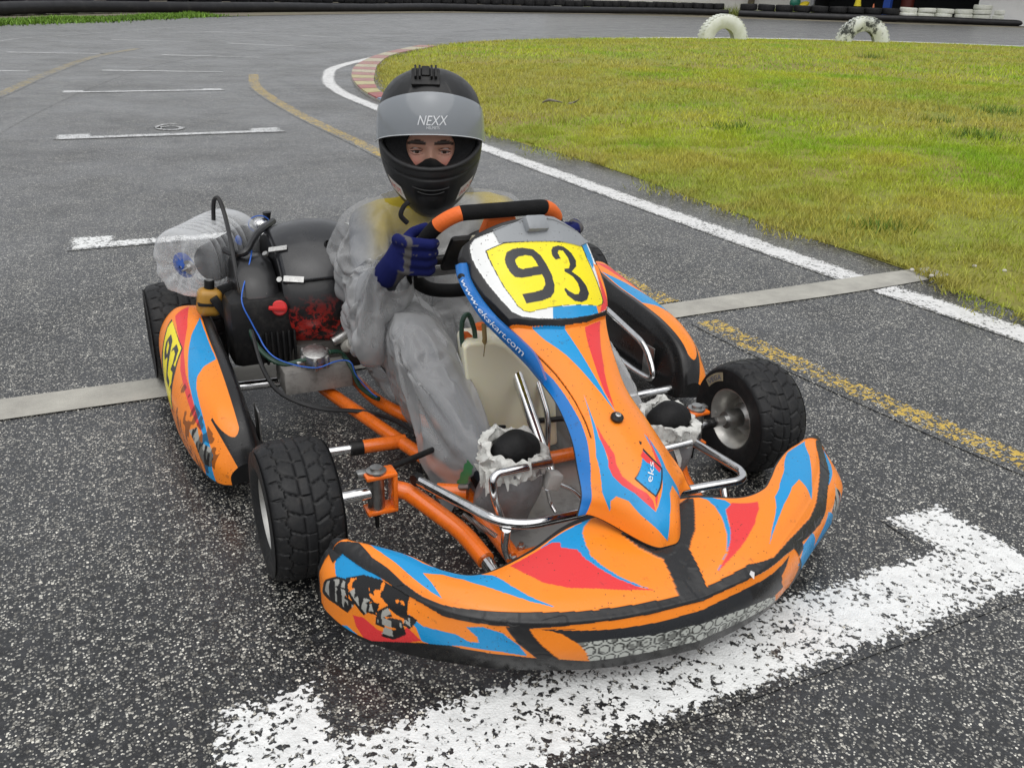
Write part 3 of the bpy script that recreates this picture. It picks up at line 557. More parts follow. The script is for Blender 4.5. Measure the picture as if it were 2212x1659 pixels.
#SURF-END
DECALS = {'nose': [('blue', [(-6.01, 0.073), (-5.51, 0.0), (-5.17, 0.053), (-4.56, 0.12), (-4.1, 0.0), (-3.54, 0.0), (-3.12, 0.0), (-2.74, 0.213), (-2.36, 0.547), (-2.08, 0.727), (-1.74, 0.873), (-2.08, 0.787), (-2.48, 0.64), (-2.85, 0.473), (-3.36, 0.273), (-3.88, 0.273), (-4.25, 0.473), (-3.94, 0.62), (-3.52, 0.86), (-3.81, 0.82), (-4.18, 0.733), (-4.6, 0.64), (-5.22, 0.493), (-5.59, 0.36)]),
  ('blue', [(-2.03, 0.2), (-1.73, 0.073), (-1.42, 0.067), (-1.06, 0.067), (-0.7, 0.047), (-0.68, 0.053), (-0.83, 0.107), (-0.91, 0.167), (-0.97, 0.293), (-1.0, 0.447), (-0.93, 0.567), (-0.81, 0.7), (-0.65, 0.82), (-0.48, 0.887), (-0.74, 0.8), (-0.88, 0.693), (-1.0, 0.567), (-1.1, 0.453), (-1.14, 0.333), (-1.35, 0.253), (-1.37, 0.233), (-1.35, 0.16), (-1.49, 0.107), (-1.74, 0.093)]),
  ('red', [(-2.42, 0.113), (-2.18, 0.1), (-1.95, 0.087), (-1.7, 0.087), (-1.49, 0.107), (-1.35, 0.16), (-1.37, 0.233), (-1.17, 0.32), (-1.14, 0.333), (-1.1, 0.453), (-1.0, 0.567), (-0.85, 0.707), (-0.66, 0.833), (-0.54, 0.873), (-0.76, 0.833), (-1.1, 0.767), (-1.49, 0.7), (-1.85, 0.58), (-2.17, 0.36)]),
  ('blue', [(1.08, 0.02), (1.34, 0.04), (1.57, 0.113), (1.56, 0.24), (1.32, 0.307), (1.17, 0.433), (1.02, 0.58), (0.86, 0.693), (0.67, 0.793), (0.46, 0.88), (0.72, 0.76), (0.92, 0.6), (1.08, 0.42), (1.2, 0.22), (1.21, 0.093)]),
  ('red', [(1.63, 0.187), (2.19, 0.293), (1.97, 0.453), (1.54, 0.627), (1.17, 0.72), (0.84, 0.793), (0.47, 0.88), (0.7, 0.787), (0.9, 0.667), (1.08, 0.533), (1.3, 0.32)]),
  ('blue', [(2.61, 0.42), (3.39, 0.287), (4.41, 0.26), (5.68, 0.113), (6.31, 0.407), (5.24, 0.707), (4.18, 0.86), (3.15, 1.007), (3.44, 0.827), (3.75, 0.64), (3.24, 0.56), (2.5, 0.66), (1.95, 0.8), (1.49, 0.9), (2.04, 0.72), (2.3, 0.607)]),
  ('blue', [(-6.15, 0.913), (-6.04, 1.227), (-5.65, 1.58), (-5.5, 1.513), (-5.46, 1.307), (-4.85, 0.993), (-5.31, 0.933), (-5.71, 0.88)]),
  ('blue', [(-5.49, 3.0), (-5.19, 2.8), (-4.8, 2.92), (-4.74, 3.0), (-4.91, 3.0), (-5.3, 3.0)]),
  ('blue', [(-3.94, 1.513), (-3.57, 1.727), (-3.31, 1.7), (-2.96, 1.7), (-2.75, 1.88), (-2.62, 1.847), (-2.66, 1.66), (-2.87, 1.367), (-2.66, 1.267), (-2.36, 1.4), (-2.11, 1.793), (-2.0, 2.18), (-2.3, 2.08), (-2.84, 2.067), (-3.41, 2.267), (-3.57, 2.253), (-3.68, 1.893)]),
  ('red', [(-5.09, 2.34), (-4.82, 2.24), (-4.48, 2.433), (-4.09, 2.42), (-3.88, 1.967), (-3.57, 2.253), (-4.06, 2.693), (-4.61, 3.0), (-4.78, 2.853), (-4.95, 2.667)]),
  ('black', [(-5.45, 1.387), (-5.71, 1.48), (-6.02, 1.807), (-6.34, 2.407), (-5.87, 2.413), (-5.51, 2.36), (-5.23, 2.38), (-5.03, 1.907), (-5.3, 1.847), (-5.57, 1.867), (-5.66, 1.853), (-5.67, 1.913), (-5.56, 1.793), (-5.35, 1.713)]),
  ('black', [(-5.75, 2.22), (-5.53, 2.067), (-5.37, 2.06), (-5.28, 1.613), (-5.5, 1.627), (-5.73, 1.773)]),
  ('black', [(-5.28, 1.72), (-5.05, 1.933), (-4.81, 2.18), (-4.61, 1.78), (-4.9, 1.573), (-5.17, 1.42)]),
  ('black', [(-4.94, 1.433), (-5.02, 1.853), (-4.75, 2.027), (-4.53, 1.98), (-4.54, 1.567), (-4.72, 1.607), (-4.75, 1.713), (-4.67, 1.567)]),
  ('black', [(-4.39, 1.527), (-4.51, 1.787), (-4.55, 2.28), (-4.29, 2.3), (-4.11, 2.24), (-4.11, 2.12), (-4.15, 2.147), (-4.34, 2.16), (-4.38, 2.613), (-4.13, 2.58), (-3.89, 2.227), (-4.0, 1.793), (-4.24, 1.86), (-4.35, 1.893), (-4.32, 1.98), (-4.2, 1.787)]),
  ('black', [(-3.97, 1.967), (-3.89, 1.973), (-3.82, 2.027), (-3.71, 1.607), (-3.83, 1.547), (-3.95, 1.533)]),
  ('silver', [(-5.42, 1.453), (-5.67, 1.54), (-5.93, 1.827), (-6.07, 2.227), (-5.79, 2.287), (-5.46, 2.247), (-5.19, 2.28), (-5.07, 2.013), (-5.33, 1.953), (-5.61, 1.98), (-5.74, 1.947), (-5.74, 1.887), (-5.59, 1.72), (-5.37, 1.633)]),
  ('silver', [(-5.73, 2.113), (-5.5, 1.96), (-5.33, 1.947), (-5.28, 1.693), (-5.49, 1.707), (-5.71, 1.86)]),
  ('silver', [(-5.25, 1.647), (-5.01, 1.847), (-4.76, 2.093), (-4.64, 1.867), (-4.92, 1.647), (-5.19, 1.48)]),
  ('silver', [(-4.88, 1.46), (-4.96, 1.82), (-4.73, 1.927), (-4.52, 1.88), (-4.53, 1.647), (-4.72, 1.687), (-4.81, 1.74), (-4.73, 1.533)]),
  ('silver', [(-4.35, 1.573), (-4.47, 1.827), (-4.51, 2.2), (-4.28, 2.207), (-4.08, 2.14), (-4.06, 2.14), (-4.15, 2.233), (-4.35, 2.253), (-4.38, 2.513), (-4.14, 2.48), (-3.94, 2.207), (-4.01, 1.893), (-4.25, 1.967), (-4.39, 1.98), (-4.36, 1.933), (-4.24, 1.72)]),
  ('silver', [(-3.95, 1.86), (-3.87, 1.873), (-3.78, 1.933), (-3.72, 1.693), (-3.84, 1.627), (-3.95, 1.62)]),
  ('scuff', [(-5.51, 1.387), (-5.27, 1.107), (-4.87, 1.007), (-4.44, 1.0), (-4.16, 1.033), (-3.86, 1.753), (-4.14, 1.687), (-4.41, 1.547), (-4.75, 1.593), (-5.02, 1.6), (-5.17, 2.0), (-5.37, 1.687)]),
  ('dark', [(-1.95, 1.213), (-1.24, 1.28), (-1.75, 1.253), (-1.21, 1.373), (-0.55, 1.46), (-0.03, 1.42), (0.7, 1.327), (1.29, 1.38), (1.68, 1.4), (1.15, 1.767), (1.34, 2.233), (1.1, 2.307), (0.77, 2.233), (0.11, 2.007), (-0.55, 1.94), (-1.02, 1.787), (-1.45, 1.767), (-1.63, 1.427), (-1.75, 1.3)]),
  ('grille', [(-1.45, 1.747), (-1.03, 1.76), (-0.55, 1.907), (0.11, 1.98), (0.65, 2.093), (1.1, 2.247), (1.37, 2.867), (0.88, 2.76), (0.2, 2.713), (-0.5, 2.74), (-0.99, 2.653), (-1.29, 2.593), (-1.34, 2.16)]),
  ('scuff', [(0.69, 1.387), (1.26, 1.42), (1.24, 2.013), (1.07, 2.327), (0.7, 1.893)]),
  ('blue', [(6.46, 1.18), (5.53, 1.32), (4.81, 1.327), (3.77, 1.313), (3.82, 1.22), (4.92, 1.08)]),
  ('blue', [(2.13, 1.573), (2.48, 1.593), (2.55, 2.227), (3.26, 1.707), (4.59, 3.0), (4.29, 3.0), (2.28, 2.973), (1.84, 2.0)]),
  ('silver', [(4.81, 1.327), (4.12, 1.64), (3.46, 1.867), (4.52, 3.0), (4.66, 3.0), (4.71, 2.613), (4.41, 1.52)]),
  ('red', [(4.23, 1.653), (4.71, 2.507), (4.73, 2.9), (4.53, 3.0), (4.71, 2.647)]),
  ('tape', [(-6.57, 1.14), (-6.46, 0.633), (-6.02, 0.38), (-5.36, 0.713), (-4.9, 0.78), (-4.4, 0.88), (-3.92, 0.933), (-3.47, 0.933), (-2.96, 0.907), (-2.45, 0.9), (-1.91, 0.907), (-1.23, 0.933), (-1.19, 0.927), (-0.33, 0.953), (0.2, 0.947), (0.89, 0.92), (1.91, 1.087), (2.65, 1.227), (3.45, 1.107), (5.02, 0.953), (6.43, 0.773), (6.77, 1.053), (5.33, 1.173), (3.74, 1.36), (2.76, 1.673), (2.18, 1.487), (1.6, 1.267), (0.77, 1.04), (0.16, 1.113), (-0.38, 1.127), (-1.23, 1.08), (-1.77, 1.12), (-2.06, 1.18), (-2.41, 1.14), (-2.89, 1.153), (-3.33, 1.16), (-3.85, 1.053), (-4.33, 1.02), (-4.86, 0.98), (-5.37, 0.987), (-6.03, 0.933), (-6.08, 1.253)]),
  ('tape', [(-0.5, 0.327), (-0.41, 0.507), (-0.31, 0.6), (-0.23, 0.66), (-0.33, 0.953), (0.2, 0.953), (0.33, 0.633), (0.58, 0.48), (0.99, 0.073), (0.88, 0.067), (0.35, 0.267), (-0.26, 0.253)]),
  ('tape', [(-2.37, 1.16), (-2.08, 1.14), (-1.61, 2.387), (-1.87, 2.293)]),
  ('tape', [(1.87, 1.26), (2.15, 1.44), (2.09, 1.647), (1.87, 1.727), (2.24, 3.0), (1.87, 3.0)])],
 'nose_bottom': [('line', [(-5.96, 3.0), (-5.56, 3.0), (-5.14, 3.0), (-4.69, 3.0), (-3.54, 2.313), (-3.05, 2.14), (-2.13, 2.193), (-1.61, 2.373), (-1.3, 2.54), (-1.3, 2.547), (-0.83, 2.553), (-0.13, 2.647), (0.84, 2.607), (2.28, 3.0), (4.26, 3.0), (4.74, 2.96)])],
 'fair': [('blue', [(7.17, -0.545), (6.99, 0.03), (6.61, 0.065), (5.85, 0.1), (5.14, 0.13), (4.42, 0.105), (4.91, 0.03), (5.55, -0.115), (6.09, -0.25), (6.46, -0.365), (6.68, -0.44), (6.99, -0.505)]),
  ('red', [(6.95, 0.46), (7.21, 0.85), (6.58, 0.735), (5.7, 0.535), (5.0, 0.315), (4.52, 0.14), (4.89, 0.15), (5.59, 0.27), (6.19, 0.35)]),
  ('blue', [(4.98, -0.38), (4.49, -0.46), (4.14, -0.51), (3.97, -0.535), (3.75, -0.525), (3.42, -0.55), (3.14, -0.565), (2.87, -0.5), (2.61, -0.365), (2.29, -0.25), (1.78, -0.11), (2.37, 0.095), (3.0, 0.36), (3.44, 0.455), (3.84, 0.5), (3.66, 0.57), (3.29, 0.585), (2.92, 0.52), (2.32, 0.58), (0.14, 0.735), (2.33, 0.46), (2.24, 0.3), (1.48, 0.11), (0.4, -0.01), (1.08, -0.2), (1.55, -0.33), (2.14, -0.44), (2.23, -0.58), (1.91, -0.65), (1.06, -0.64), (2.29, -0.74), (2.93, -0.725), (3.52, -0.705), (3.98, -0.61), (4.29, -0.54)]),
  ('red', [(4.26, -0.475), (3.93, -0.46), (3.56, -0.405), (3.35, -0.45), (3.03, -0.435), (2.75, -0.305), (2.52, -0.15), (2.21, -0.09), (1.81, -0.11), (2.11, -0.205), (2.5, -0.335), (2.73, -0.475), (3.0, -0.565), (3.26, -0.585), (3.49, -0.53), (3.9, -0.53)]),
  ('red', [(3.9, 0.595), (3.49, 0.51), (3.09, 0.43), (2.96, 0.36), (2.55, 0.07), (1.96, -0.07), (2.26, -0.05), (2.47, 0.0), (2.9, 0.24), (3.22, 0.355)]),
  ('black', [(3.6, 0.225), (3.01, 0.42), (2.33, -0.02), (2.97, -0.27)]),
  ('blue', [(3.56, 0.185), (3.03, 0.37), (2.41, -0.015), (2.98, -0.235)]),
  ('red', [(3.55, 0.185), (3.03, 0.37), (2.97, 0.28), (3.19, 0.23), (3.31, 0.115), (3.47, 0.065)]),
  ('scuff', [(3.68, -0.165), (3.82, 0.26), (3.79, 0.42), (3.64, 0.185), (3.59, -0.1)]),
  ('frame', [(11.48, -0.63), (11.33, -0.91), (11.05, -1.0), (10.33, -1.0), (9.75, -0.94), (9.32, -0.99), (8.42, -0.975), (7.8, -0.915), (7.42, -0.865), (7.36, -0.74), (7.19, -0.55), (6.99, -0.04), (7.05, 0.48), (7.37, 0.945), (7.6, 1.0), (7.91, 1.0), (8.74, 0.975), (9.38, 0.885), (10.3, 0.885), (11.21, 0.635), (12.07, 0.485), (12.51, 0.075), (11.77, -0.335)]),
  ('white', [(11.24, -0.595), (11.12, -0.82), (10.83, -0.86), (10.25, -0.845), (9.6, -0.835), (8.78, -0.81), (8.14, -0.78), (7.73, -0.73), (7.52, -0.63), (7.35, -0.42), (7.25, -0.17), (7.18, 0.195), (7.27, 0.575), (7.44, 0.855), (7.62, 0.96), (8.05, 0.92), (8.83, 0.835), (9.5, 0.81), (10.45, 0.81), (11.01, 0.575), (11.65, 0.395), (12.02, 0.01), (11.66, -0.33)]),
  ('blue', [(7.62, -0.1), (7.57, 0.705), (7.36, 0.73), (7.24, 0.505), (7.18, 0.195), (7.25, -0.16)]),
  ('blue', [(10.49, 0.735), (10.36, 0.79), (9.58, 0.8), (9.15, 0.79), (8.96, 0.74), (9.36, 0.695), (9.79, 0.665), (10.09, 0.665)]),
  ('orange', [(9.23, 0.78), (9.1, 0.85), (8.59, 0.88), (7.74, 0.97), (7.51, 0.905), (7.35, 0.73), (7.57, 0.705), (7.7, 0.845), (8.02, 0.825)]),
  ('red', [(8.86, 0.815), (8.12, 0.905), (7.65, 0.965), (7.45, 0.855), (7.4, 0.77), (7.76, 0.85), (8.02, 0.845)]),
  ('black', [(10.19, -0.695), (10.38, -0.47), (10.26, -0.07), (10.18, 0.23), (10.05, 0.455), (9.92, 0.68), (9.38, 0.69), (8.71, 0.75), (8.08, 0.825), (7.75, 0.865), (7.65, 0.84), (7.57, 0.745), (7.63, 0.08), (7.61, -0.19), (7.58, -0.49), (7.66, -0.57), (7.84, -0.625), (8.51, -0.665), (9.28, -0.675)]),
  ('yellow', [(10.15, -0.68), (10.33, -0.46), (10.23, -0.065), (10.14, 0.225), (10.02, 0.445), (9.88, 0.66), (9.36, 0.675), (8.71, 0.735), (8.08, 0.805), (7.76, 0.845), (7.66, 0.82), (7.58, 0.725), (7.64, 0.08), (7.63, -0.185), (7.6, -0.48), (7.67, -0.56), (7.85, -0.615), (8.51, -0.655), (9.26, -0.665)]),
  ('digit', [(9.6, -0.515), (9.87, -0.465), (10.0, -0.375), (9.99, -0.235), (9.87, -0.1), (9.57, -0.02), (9.19, 0.02), (8.78, 0.045), (8.34, 0.04), (8.08, -0.005), (7.93, -0.085), (7.87, -0.23), (7.86, -0.49), (8.18, -0.49), (8.2, -0.27), (8.24, -0.17), (8.42, -0.1), (8.66, -0.085), (8.83, -0.1), (8.81, -0.24), (8.79, -0.385), (8.87, -0.475), (9.08, -0.51), (9.36, -0.525)]),
  ('yellow', [(9.53, -0.39), (9.63, -0.33), (9.65, -0.23), (9.58, -0.15), (9.35, -0.12), (9.17, -0.11), (9.15, -0.22), (9.13, -0.34), (9.21, -0.385), (9.37, -0.395)]),
  ('digit', [(9.73, 0.155), (9.89, 0.195), (9.94, 0.28), (9.86, 0.36), (9.59, 0.44), (9.26, 0.48), (9.02, 0.455), (8.82, 0.365), (8.56, 0.475), (8.24, 0.555), (7.95, 0.585), (7.75, 0.53), (7.68, 0.43), (7.73, 0.305), (7.93, 0.2), (8.15, 0.17), (8.2, 0.2), (8.06, 0.25), (7.95, 0.325), (7.95, 0.39), (8.06, 0.43), (8.33, 0.42), (8.62, 0.36), (8.84, 0.255), (8.97, 0.26), (8.97, 0.335), (9.11, 0.365), (9.39, 0.365), (9.69, 0.325), (9.72, 0.265), (9.62, 0.24), (9.37, 0.255), (9.35, 0.175), (9.52, 0.145)]),
  ('gtape', [(11.48, -0.63), (11.77, -0.335), (12.69, 0.035), (12.32, 0.53), (11.37, 0.67), (10.96, 0.935), (10.3, 0.885), (9.87, 0.62), (10.12, 0.3), (10.23, -0.065), (10.39, -0.525), (10.81, -0.555)])],
 'band': [('line', [(10.12, -1.0), (9.73, -0.945), (9.25, -1.0), (8.48, -1.0), (7.96, -1.0), (7.5, -0.945), (7.58, -1.0), (6.99, -0.955), (6.33, -0.865), (5.64, -0.78), (4.91, -0.75), (4.37, -0.725), (3.92, -0.755), (3.4, -0.81), (2.69, -0.855), (2.29, -0.865)])],
 'crease': [('line', [(7.37, -0.87), (6.53, -0.765), (5.71, -0.68), (4.86, -0.64), (4.35, -0.645), (3.99, -0.675)])],
 'webtext': [('line', [(9.29, -1.0), (8.67, -1.0), (8.09, -1.0), (7.57, -1.0)])],
 'podR': [('blue', [(2.1, 2.07), (3.99, 2.04), (4.2, 2.52), (4.49, 2.85), (4.8, 3.03), (5.38, 3.19), (6.13, 3.4), (7.17, 3.77), (7.37, 5.0), (6.28, 4.92), (6.66, 4.13), (6.09, 3.58), (5.07, 3.31), (4.3, 3.15), (3.44, 2.82), (2.78, 2.54)]),
  ('red', [(1.68, 2.96), (1.25, 2.37), (2.46, 2.61), (3.34, 2.96), (4.05, 3.17), (4.89, 3.28), (5.68, 3.47), (6.09, 3.58), (5.54, 3.56), (4.6, 3.43), (3.76, 3.29), (3.14, 3.01)]),
  ('black', [(1.66, 3.12), (3.19, 2.95), (3.61, 3.47), (4.08, 4.26), (2.91, 4.52), (2.43, 4.21), (2.2, 3.8), (1.76, 3.39)]),
  ('yellow', [(1.78, 3.11), (3.15, 3.0), (3.54, 3.52), (3.93, 4.26), (2.92, 4.52), (2.72, 4.06), (2.28, 3.75), (1.82, 3.35)]),
  ('silver', [(5.39, 3.9), (5.71, 3.6), (6.09, 3.79), (6.89, 3.64), (7.26, 3.87), (7.1, 4.27), (6.52, 4.37), (5.88, 4.02)])],
 'pod93': [('s', [(2.59, 3.35), (2.32, 3.35), (2.33, 3.5), (2.54, 3.68), (2.7, 3.72), (2.79, 3.57), (2.59, 3.35)]),
  ('s', [(2.59, 3.35), (2.96, 3.64), (3.23, 3.91), (3.49, 3.92)]),
  ('s', [(2.87, 3.32), (2.88, 3.2), (3.11, 3.21), (3.29, 3.41), (3.33, 3.55), (3.5, 3.5), (3.69, 3.72), (3.67, 3.89)])]}
# ================================================================== go-kart
PAL = dict(orange=(.92, .25, .018), blue=(.006, .285, .62), red=(.74, .042, .045), black=(.010, .010, .011), white=(.80, .81, .80), yellow=(.90, .76, .008), digit=(.024, .026, .030), silver=(.36, .36, .33),
           tape=(.016, .0165, .018), frame=(.014, .0145, .016), gtape=(.27, .285, .30), dark=(.022, .024, .028))
def bodywork_mat(name, rough=.24, bumps=.05):
    s = NT(name); a = s.n('Attribute', attribute_name='Col'); c = a.outputs['Color']
    dirt = s.ramp(s.noise(38, 8, .72), [(.60, 0.), (.72, .65)]); c = s.mix(dirt, c, s.mix(.82, c, (.03, .025, .02)))
    sp = s.vor(110); spm = s.math('MULTIPLY', s.math('LESS_THAN', sp.outputs['Distance'], .13), s.math('GREATER_THAN', s.noise(6, 3), .5)); c = s.mix(s.math('MULTIPLY', spm, .8), c, (.05, .035, .02))
    film = s.ramp(s.noise(4, 5, .65), [(.4, 0.), (.8, .05)]); c = s.mix(film, c, (.22, .20, .17))
    s.set(color=c, rough=s.ramp(s.noise(14, 5), [(.3, rough - .06), (.7, rough + .14)]), spec=.42)
    drop = s.vor(70); dh = s.ramp(drop.outputs['Distance'], [(.05, 1.), (.26, 0.)]); dm = s.math('MULTIPLY', dh, s.math('GREATER_THAN', s.noise(9, 3), .53))
    s.bump(s.math('ADD', s.math('MULTIPLY', dm, 1.0), s.math('MULTIPLY', s.noise(30, 4), .6)), bumps * 3, .004); return s.m
M_BODY = bodywork_mat('printed_bodywork'); M_BLK = simple('black_plastic', (.009, .009, .0095), .42, spec=.3, var=.3, scale=20, bump=.1, bscale=90, dirt=.4, dirtc=(.06, .055, .05))
M_OR = simple('orange_powder_coat', (.86, .17, .012), .26, var=.06, scale=30, coat=.5, dirt=.25, dirtc=(.10, .035, .015)); M_CHR = simple('chrome', (.78, .78, .78), .12, 1.0, var=.1, scale=40, dirt=.5, dirtc=(.25, .23, .21))
M_STEEL = simple('dull_steel', (.42, .42, .41), .38, 1.0, var=.2, scale=30, dirt=.6, dirtc=(.12, .11, .10)); M_ALU = simple('cast_aluminium', (.50, .50, .49), .45, 1.0, var=.15, scale=40, bump=.2, bscale=200, dirt=.6, dirtc=(.15, .14, .13))
M_TYRE = simple('wet_tyre_rubber', (.0125, .0128, .0138), .5, spec=.3, var=.3, scale=25, bump=.15, bscale=160, dirt=.35, dirtc=(.05, .046, .042)); M_FOAM = simple('foam_grip', (.009, .009, .0095), .8, spec=.2, bump=.4, bscale=240)
M_GRIPO = simple('orange_grip', (.80, .15, .02), .6, bump=.3, bscale=240); M_MAG = simple('rim_metal', (.58, .57, .54), .34, .85, var=.15, scale=25, dirt=.35, dirtc=(.10, .09, .08)); M_FLOOR = simple('floor_tray_metal', (.42, .42, .41), .42, .6, var=.15, scale=9, dirt=.7, dirtc=(.12, .11, .10))
M_RUBTUBE = simple('green_fuel_hose', (.018, .055, .035), .3); M_CABLE = simple('black_cable', (.014, .014, .015), .35); M_BLUEW = simple('blue_wire', (.03, .13, .55), .4); M_REDP = simple('red_plastic', (.62, .03, .03), .38)
kart = empty('go_kart', (0, 0, 0), 'orange, blue and black racing go-kart numbered 93 standing in the grid box', 'go-kart')
def paint(u, v, base, key, xyz=None, extra=None):
    c = np.empty(u.shape + (3,)); c[:] = base if np.ndim(base) == 1 else base
    n = vnoise(xyz * 55, 11) * .6 + vnoise(xyz * 160, 12) * .4
    for name, poly in DECALS[key]:
        m = inpoly(u, v, poly)
        if name == 'scuff': m &= (vnoise(xyz * np.array([90, 90, 30]), 13) * .5 + n * .5) > (.36 if key == 'nose' else .56); c[m] = PAL['black']; continue
        if name == 'grille':
            c[m] = (.50, .52, .48); a = xyz[..., 0] / .0235; b = xyz[..., 2] / .0205; bi = np.floor(b); aa = a + .5 * (bi % 2); rr = np.hypot((aa - np.floor(aa) - .5) * .0235, (b - bi - .5) * .0205)
            g = m & (np.abs(rr - .0092) < .0013); c[g] = (.03, .03, .03); f = m & (n > .62); c[f] = c[f] * .35; continue
        c[m] = PAL[name]
        if name == 'silver': k = m & ((vnoise(xyz * np.array([150, 150, 14]), 15)) > .56); c[k] = PAL['black']
    return c
def poly_y(line, x):                                      # second coordinate of a stored border line at first coordinate x
    p = np.array(line); o = np.argsort(p[:, 0]); return np.interp(x, p[o, 0], p[o, 1])
# ---- front bumper
U = np.linspace(-7, 7, 721); V = np.r_[np.linspace(0, 1, 130), np.linspace(1, 2, 48)[1:], np.linspace(2, 3, 48)[1:]]
u, v = np.meshgrid(U, V, indexing='ij'); X = nose_surf(u, v)
c = paint(u, v, np.array(PAL['orange']), 'nose', X)
edge_v = poly_y(DECALS['nose_bottom'][0][1], u); low = v > np.clip(edge_v, 2.0, 2.9); c[low & (v > 1.9)] = PAL['black']
c[v < .05] = PAL['black']; c[(np.abs(u) > 6.55)] = PAL['tape']
tape = np.all(np.isclose(c, PAL['tape']), -1)
nn = np.cross(np.gradient(X, axis=0), np.gradient(X, axis=1)); nn /= np.linalg.norm(nn, axis=-1)[..., None] + 1e-9
if (nn[360, 60] @ np.array([0, 0, 1])) < 0: nn = -nn
X = X + nn * (tape * (.0011 + .0010 * (vnoise(X * np.array([45, 45, 45]), 21) > .6) + .0008 * vnoise(X * 130, 22)))[..., None]
X = X + nn * ((vnoise(X * 9, 23) - .5) * .004)[..., None]
rear = X[:, :1] + np.array([0, .006, -.045]); bot = X[:, -1:] + np.array([0, .045, .004]) * 1.0
X = np.concatenate([rear, X, bot], 1); cb = np.broadcast_to(np.array(PAL['black']), (721, 1, 3)); c = np.concatenate([cb, c, cb], 1)
nu, nv = X.shape[:2]; me = mesh_np('front_bumper', X.reshape(-1, 3), gridfaces(nu, nv), M_BODY, True, None, c.reshape(-1, 3)); bump_o = link('front_bumper', me, kart)
for side in (0, -1):
    ring = X[side, ::3]; MB().add(ring, [list(range(len(ring)))]).build('end_cap', M_BLK, bump_o)
# torn tape flap and lifted patch
MB().add([P(1622, 1232, z=.164), P(1630, 1236, z=.164), P(1629, 1251, z=.152), P(1624, 1246, z=.156), P(1619, 1240, z=.160)], [[0, 1, 2, 3, 4]]).build('torn_sticker', simple('white_paper', (.7, .7, .7), .7), bump_o)
# ---- fairing with number panel
S = np.linspace(0, 13, 640); T = np.linspace(-1, 1, 300); u, v = np.meshgrid(S, T, indexing='ij'); X = fair_surf(u, v)
c = paint(u, v, np.array(PAL['orange']), 'fair', X)
band_t = poly_y([(a, b) for a, b in DECALS['band'][0][1]], u)
isframe = np.zeros(u.shape, bool)
for name, poly in DECALS['fair']:
    if name == 'frame': FRAME = poly
    if name == 'white' and len(poly) > 20: PLATE = poly
inf = inpoly(u, v, FRAME); inp = inpoly(u, v, PLATE)
bandm = (v < band_t) & ~inf & (u < 10.6) & (v < -.2); c[bandm] = (.006, .16, .50)
c[bandm & (v < -.985)] = PAL['black']; c[(v > .99) & ~inf] = PAL['black']; c[u < .16] = PAL['black']; c[(u > 7.4) & ~inf & ~bandm] = PAL['frame']
cr = [(a, b) for a, b in DECALS['crease'][0][1]]; cd_ = segdist(u * .04, v * .1, [(a * .04, b * .1) for a, b in cr], False); c[cd_ < .0009] = (.02, .015, .012)
nn = np.cross(np.gradient(X, axis=0), np.gradient(X, axis=1)); nn /= np.linalg.norm(nn, axis=-1)[..., None] + 1e-9
if nn[200, 150] @ np.array([0, -.5, .8]) < 0: nn = -nn
sc = (.055, .14); df = segdist(u * sc[0], v * sc[1], [(a * sc[0], b * sc[1]) for a, b in FRAME]); df = np.where(inf, df, -df)
rel = .013 * np.clip(df / .012 + .25, 0, 1) ** .6
dp = segdist(u * sc[0], v * sc[1], [(a * sc[0], b * sc[1]) for a, b in PLATE]); rel = rel - .0022 * np.clip(np.where(inp, dp, -dp) / .003 + .5, 0, 1)
gt = np.all(np.isclose(c, PAL['gtape']), -1); rel = rel + gt * (.0018 + .0012 * vnoise(X * 40, 31))
rel = rel - .003 * np.exp(-(cd_ / .0012) ** 2)
X = X + nn * rel[..., None]
FF = gridfaces(640, 300); _q = X.reshape(-1, 3)[FF[300 * 200 - 200 + 150]]
if np.cross(_q[1] - _q[0], _q[2] - _q[0]) @ np.array([0, -.5, .8]) < 0: FF = FF[:, ::-1]
me = mesh_np('fairing', X.reshape(-1, 3), FF, M_BODY, True, None, c.reshape(-1, 3)); fair = link('fairing', me, kart)
md = fair.modifiers.new('shell', 'SOLIDIFY'); md.thickness = .004; md.offset = -1
def fair_at(s, t, off=0.):
    i = int(round(s / 13 * 639)); j = int(round((t + 1) / 2 * 299)); return X[i, j] + nn[i, j] * off, nn[i, j]
bp, bn = fair_at(4.30, .02); b_ = MB().lathe([(.0, .002), (.012, .002), (.012, .007), (.009, .010), (.0, .010)], bp, bn, 20).build('bolt_washer', M_BLK, fair); MB().lathe([(.0, .0105), (.0055, .0105), (.0055, .0125), (.003, .0135), (.0025, .011), (.0, .011)], bp, bn, 16).build('bolt', M_ALU, fair)
# taped block on top of the number panel
t0 = P(1148, 488, y=.105); MB().box(t0 + np.array([.012, .012, -.004]), (.050, .036, .034), Matrix.Rotation(-.75, 3, 'X') @ Matrix.Rotation(.1, 3, 'Z'), .006).build('taped_block', simple('grey_duct_tape', (.27, .285, .30), .38, var=.15, scale=30, bump=.5, bscale=45), fair)
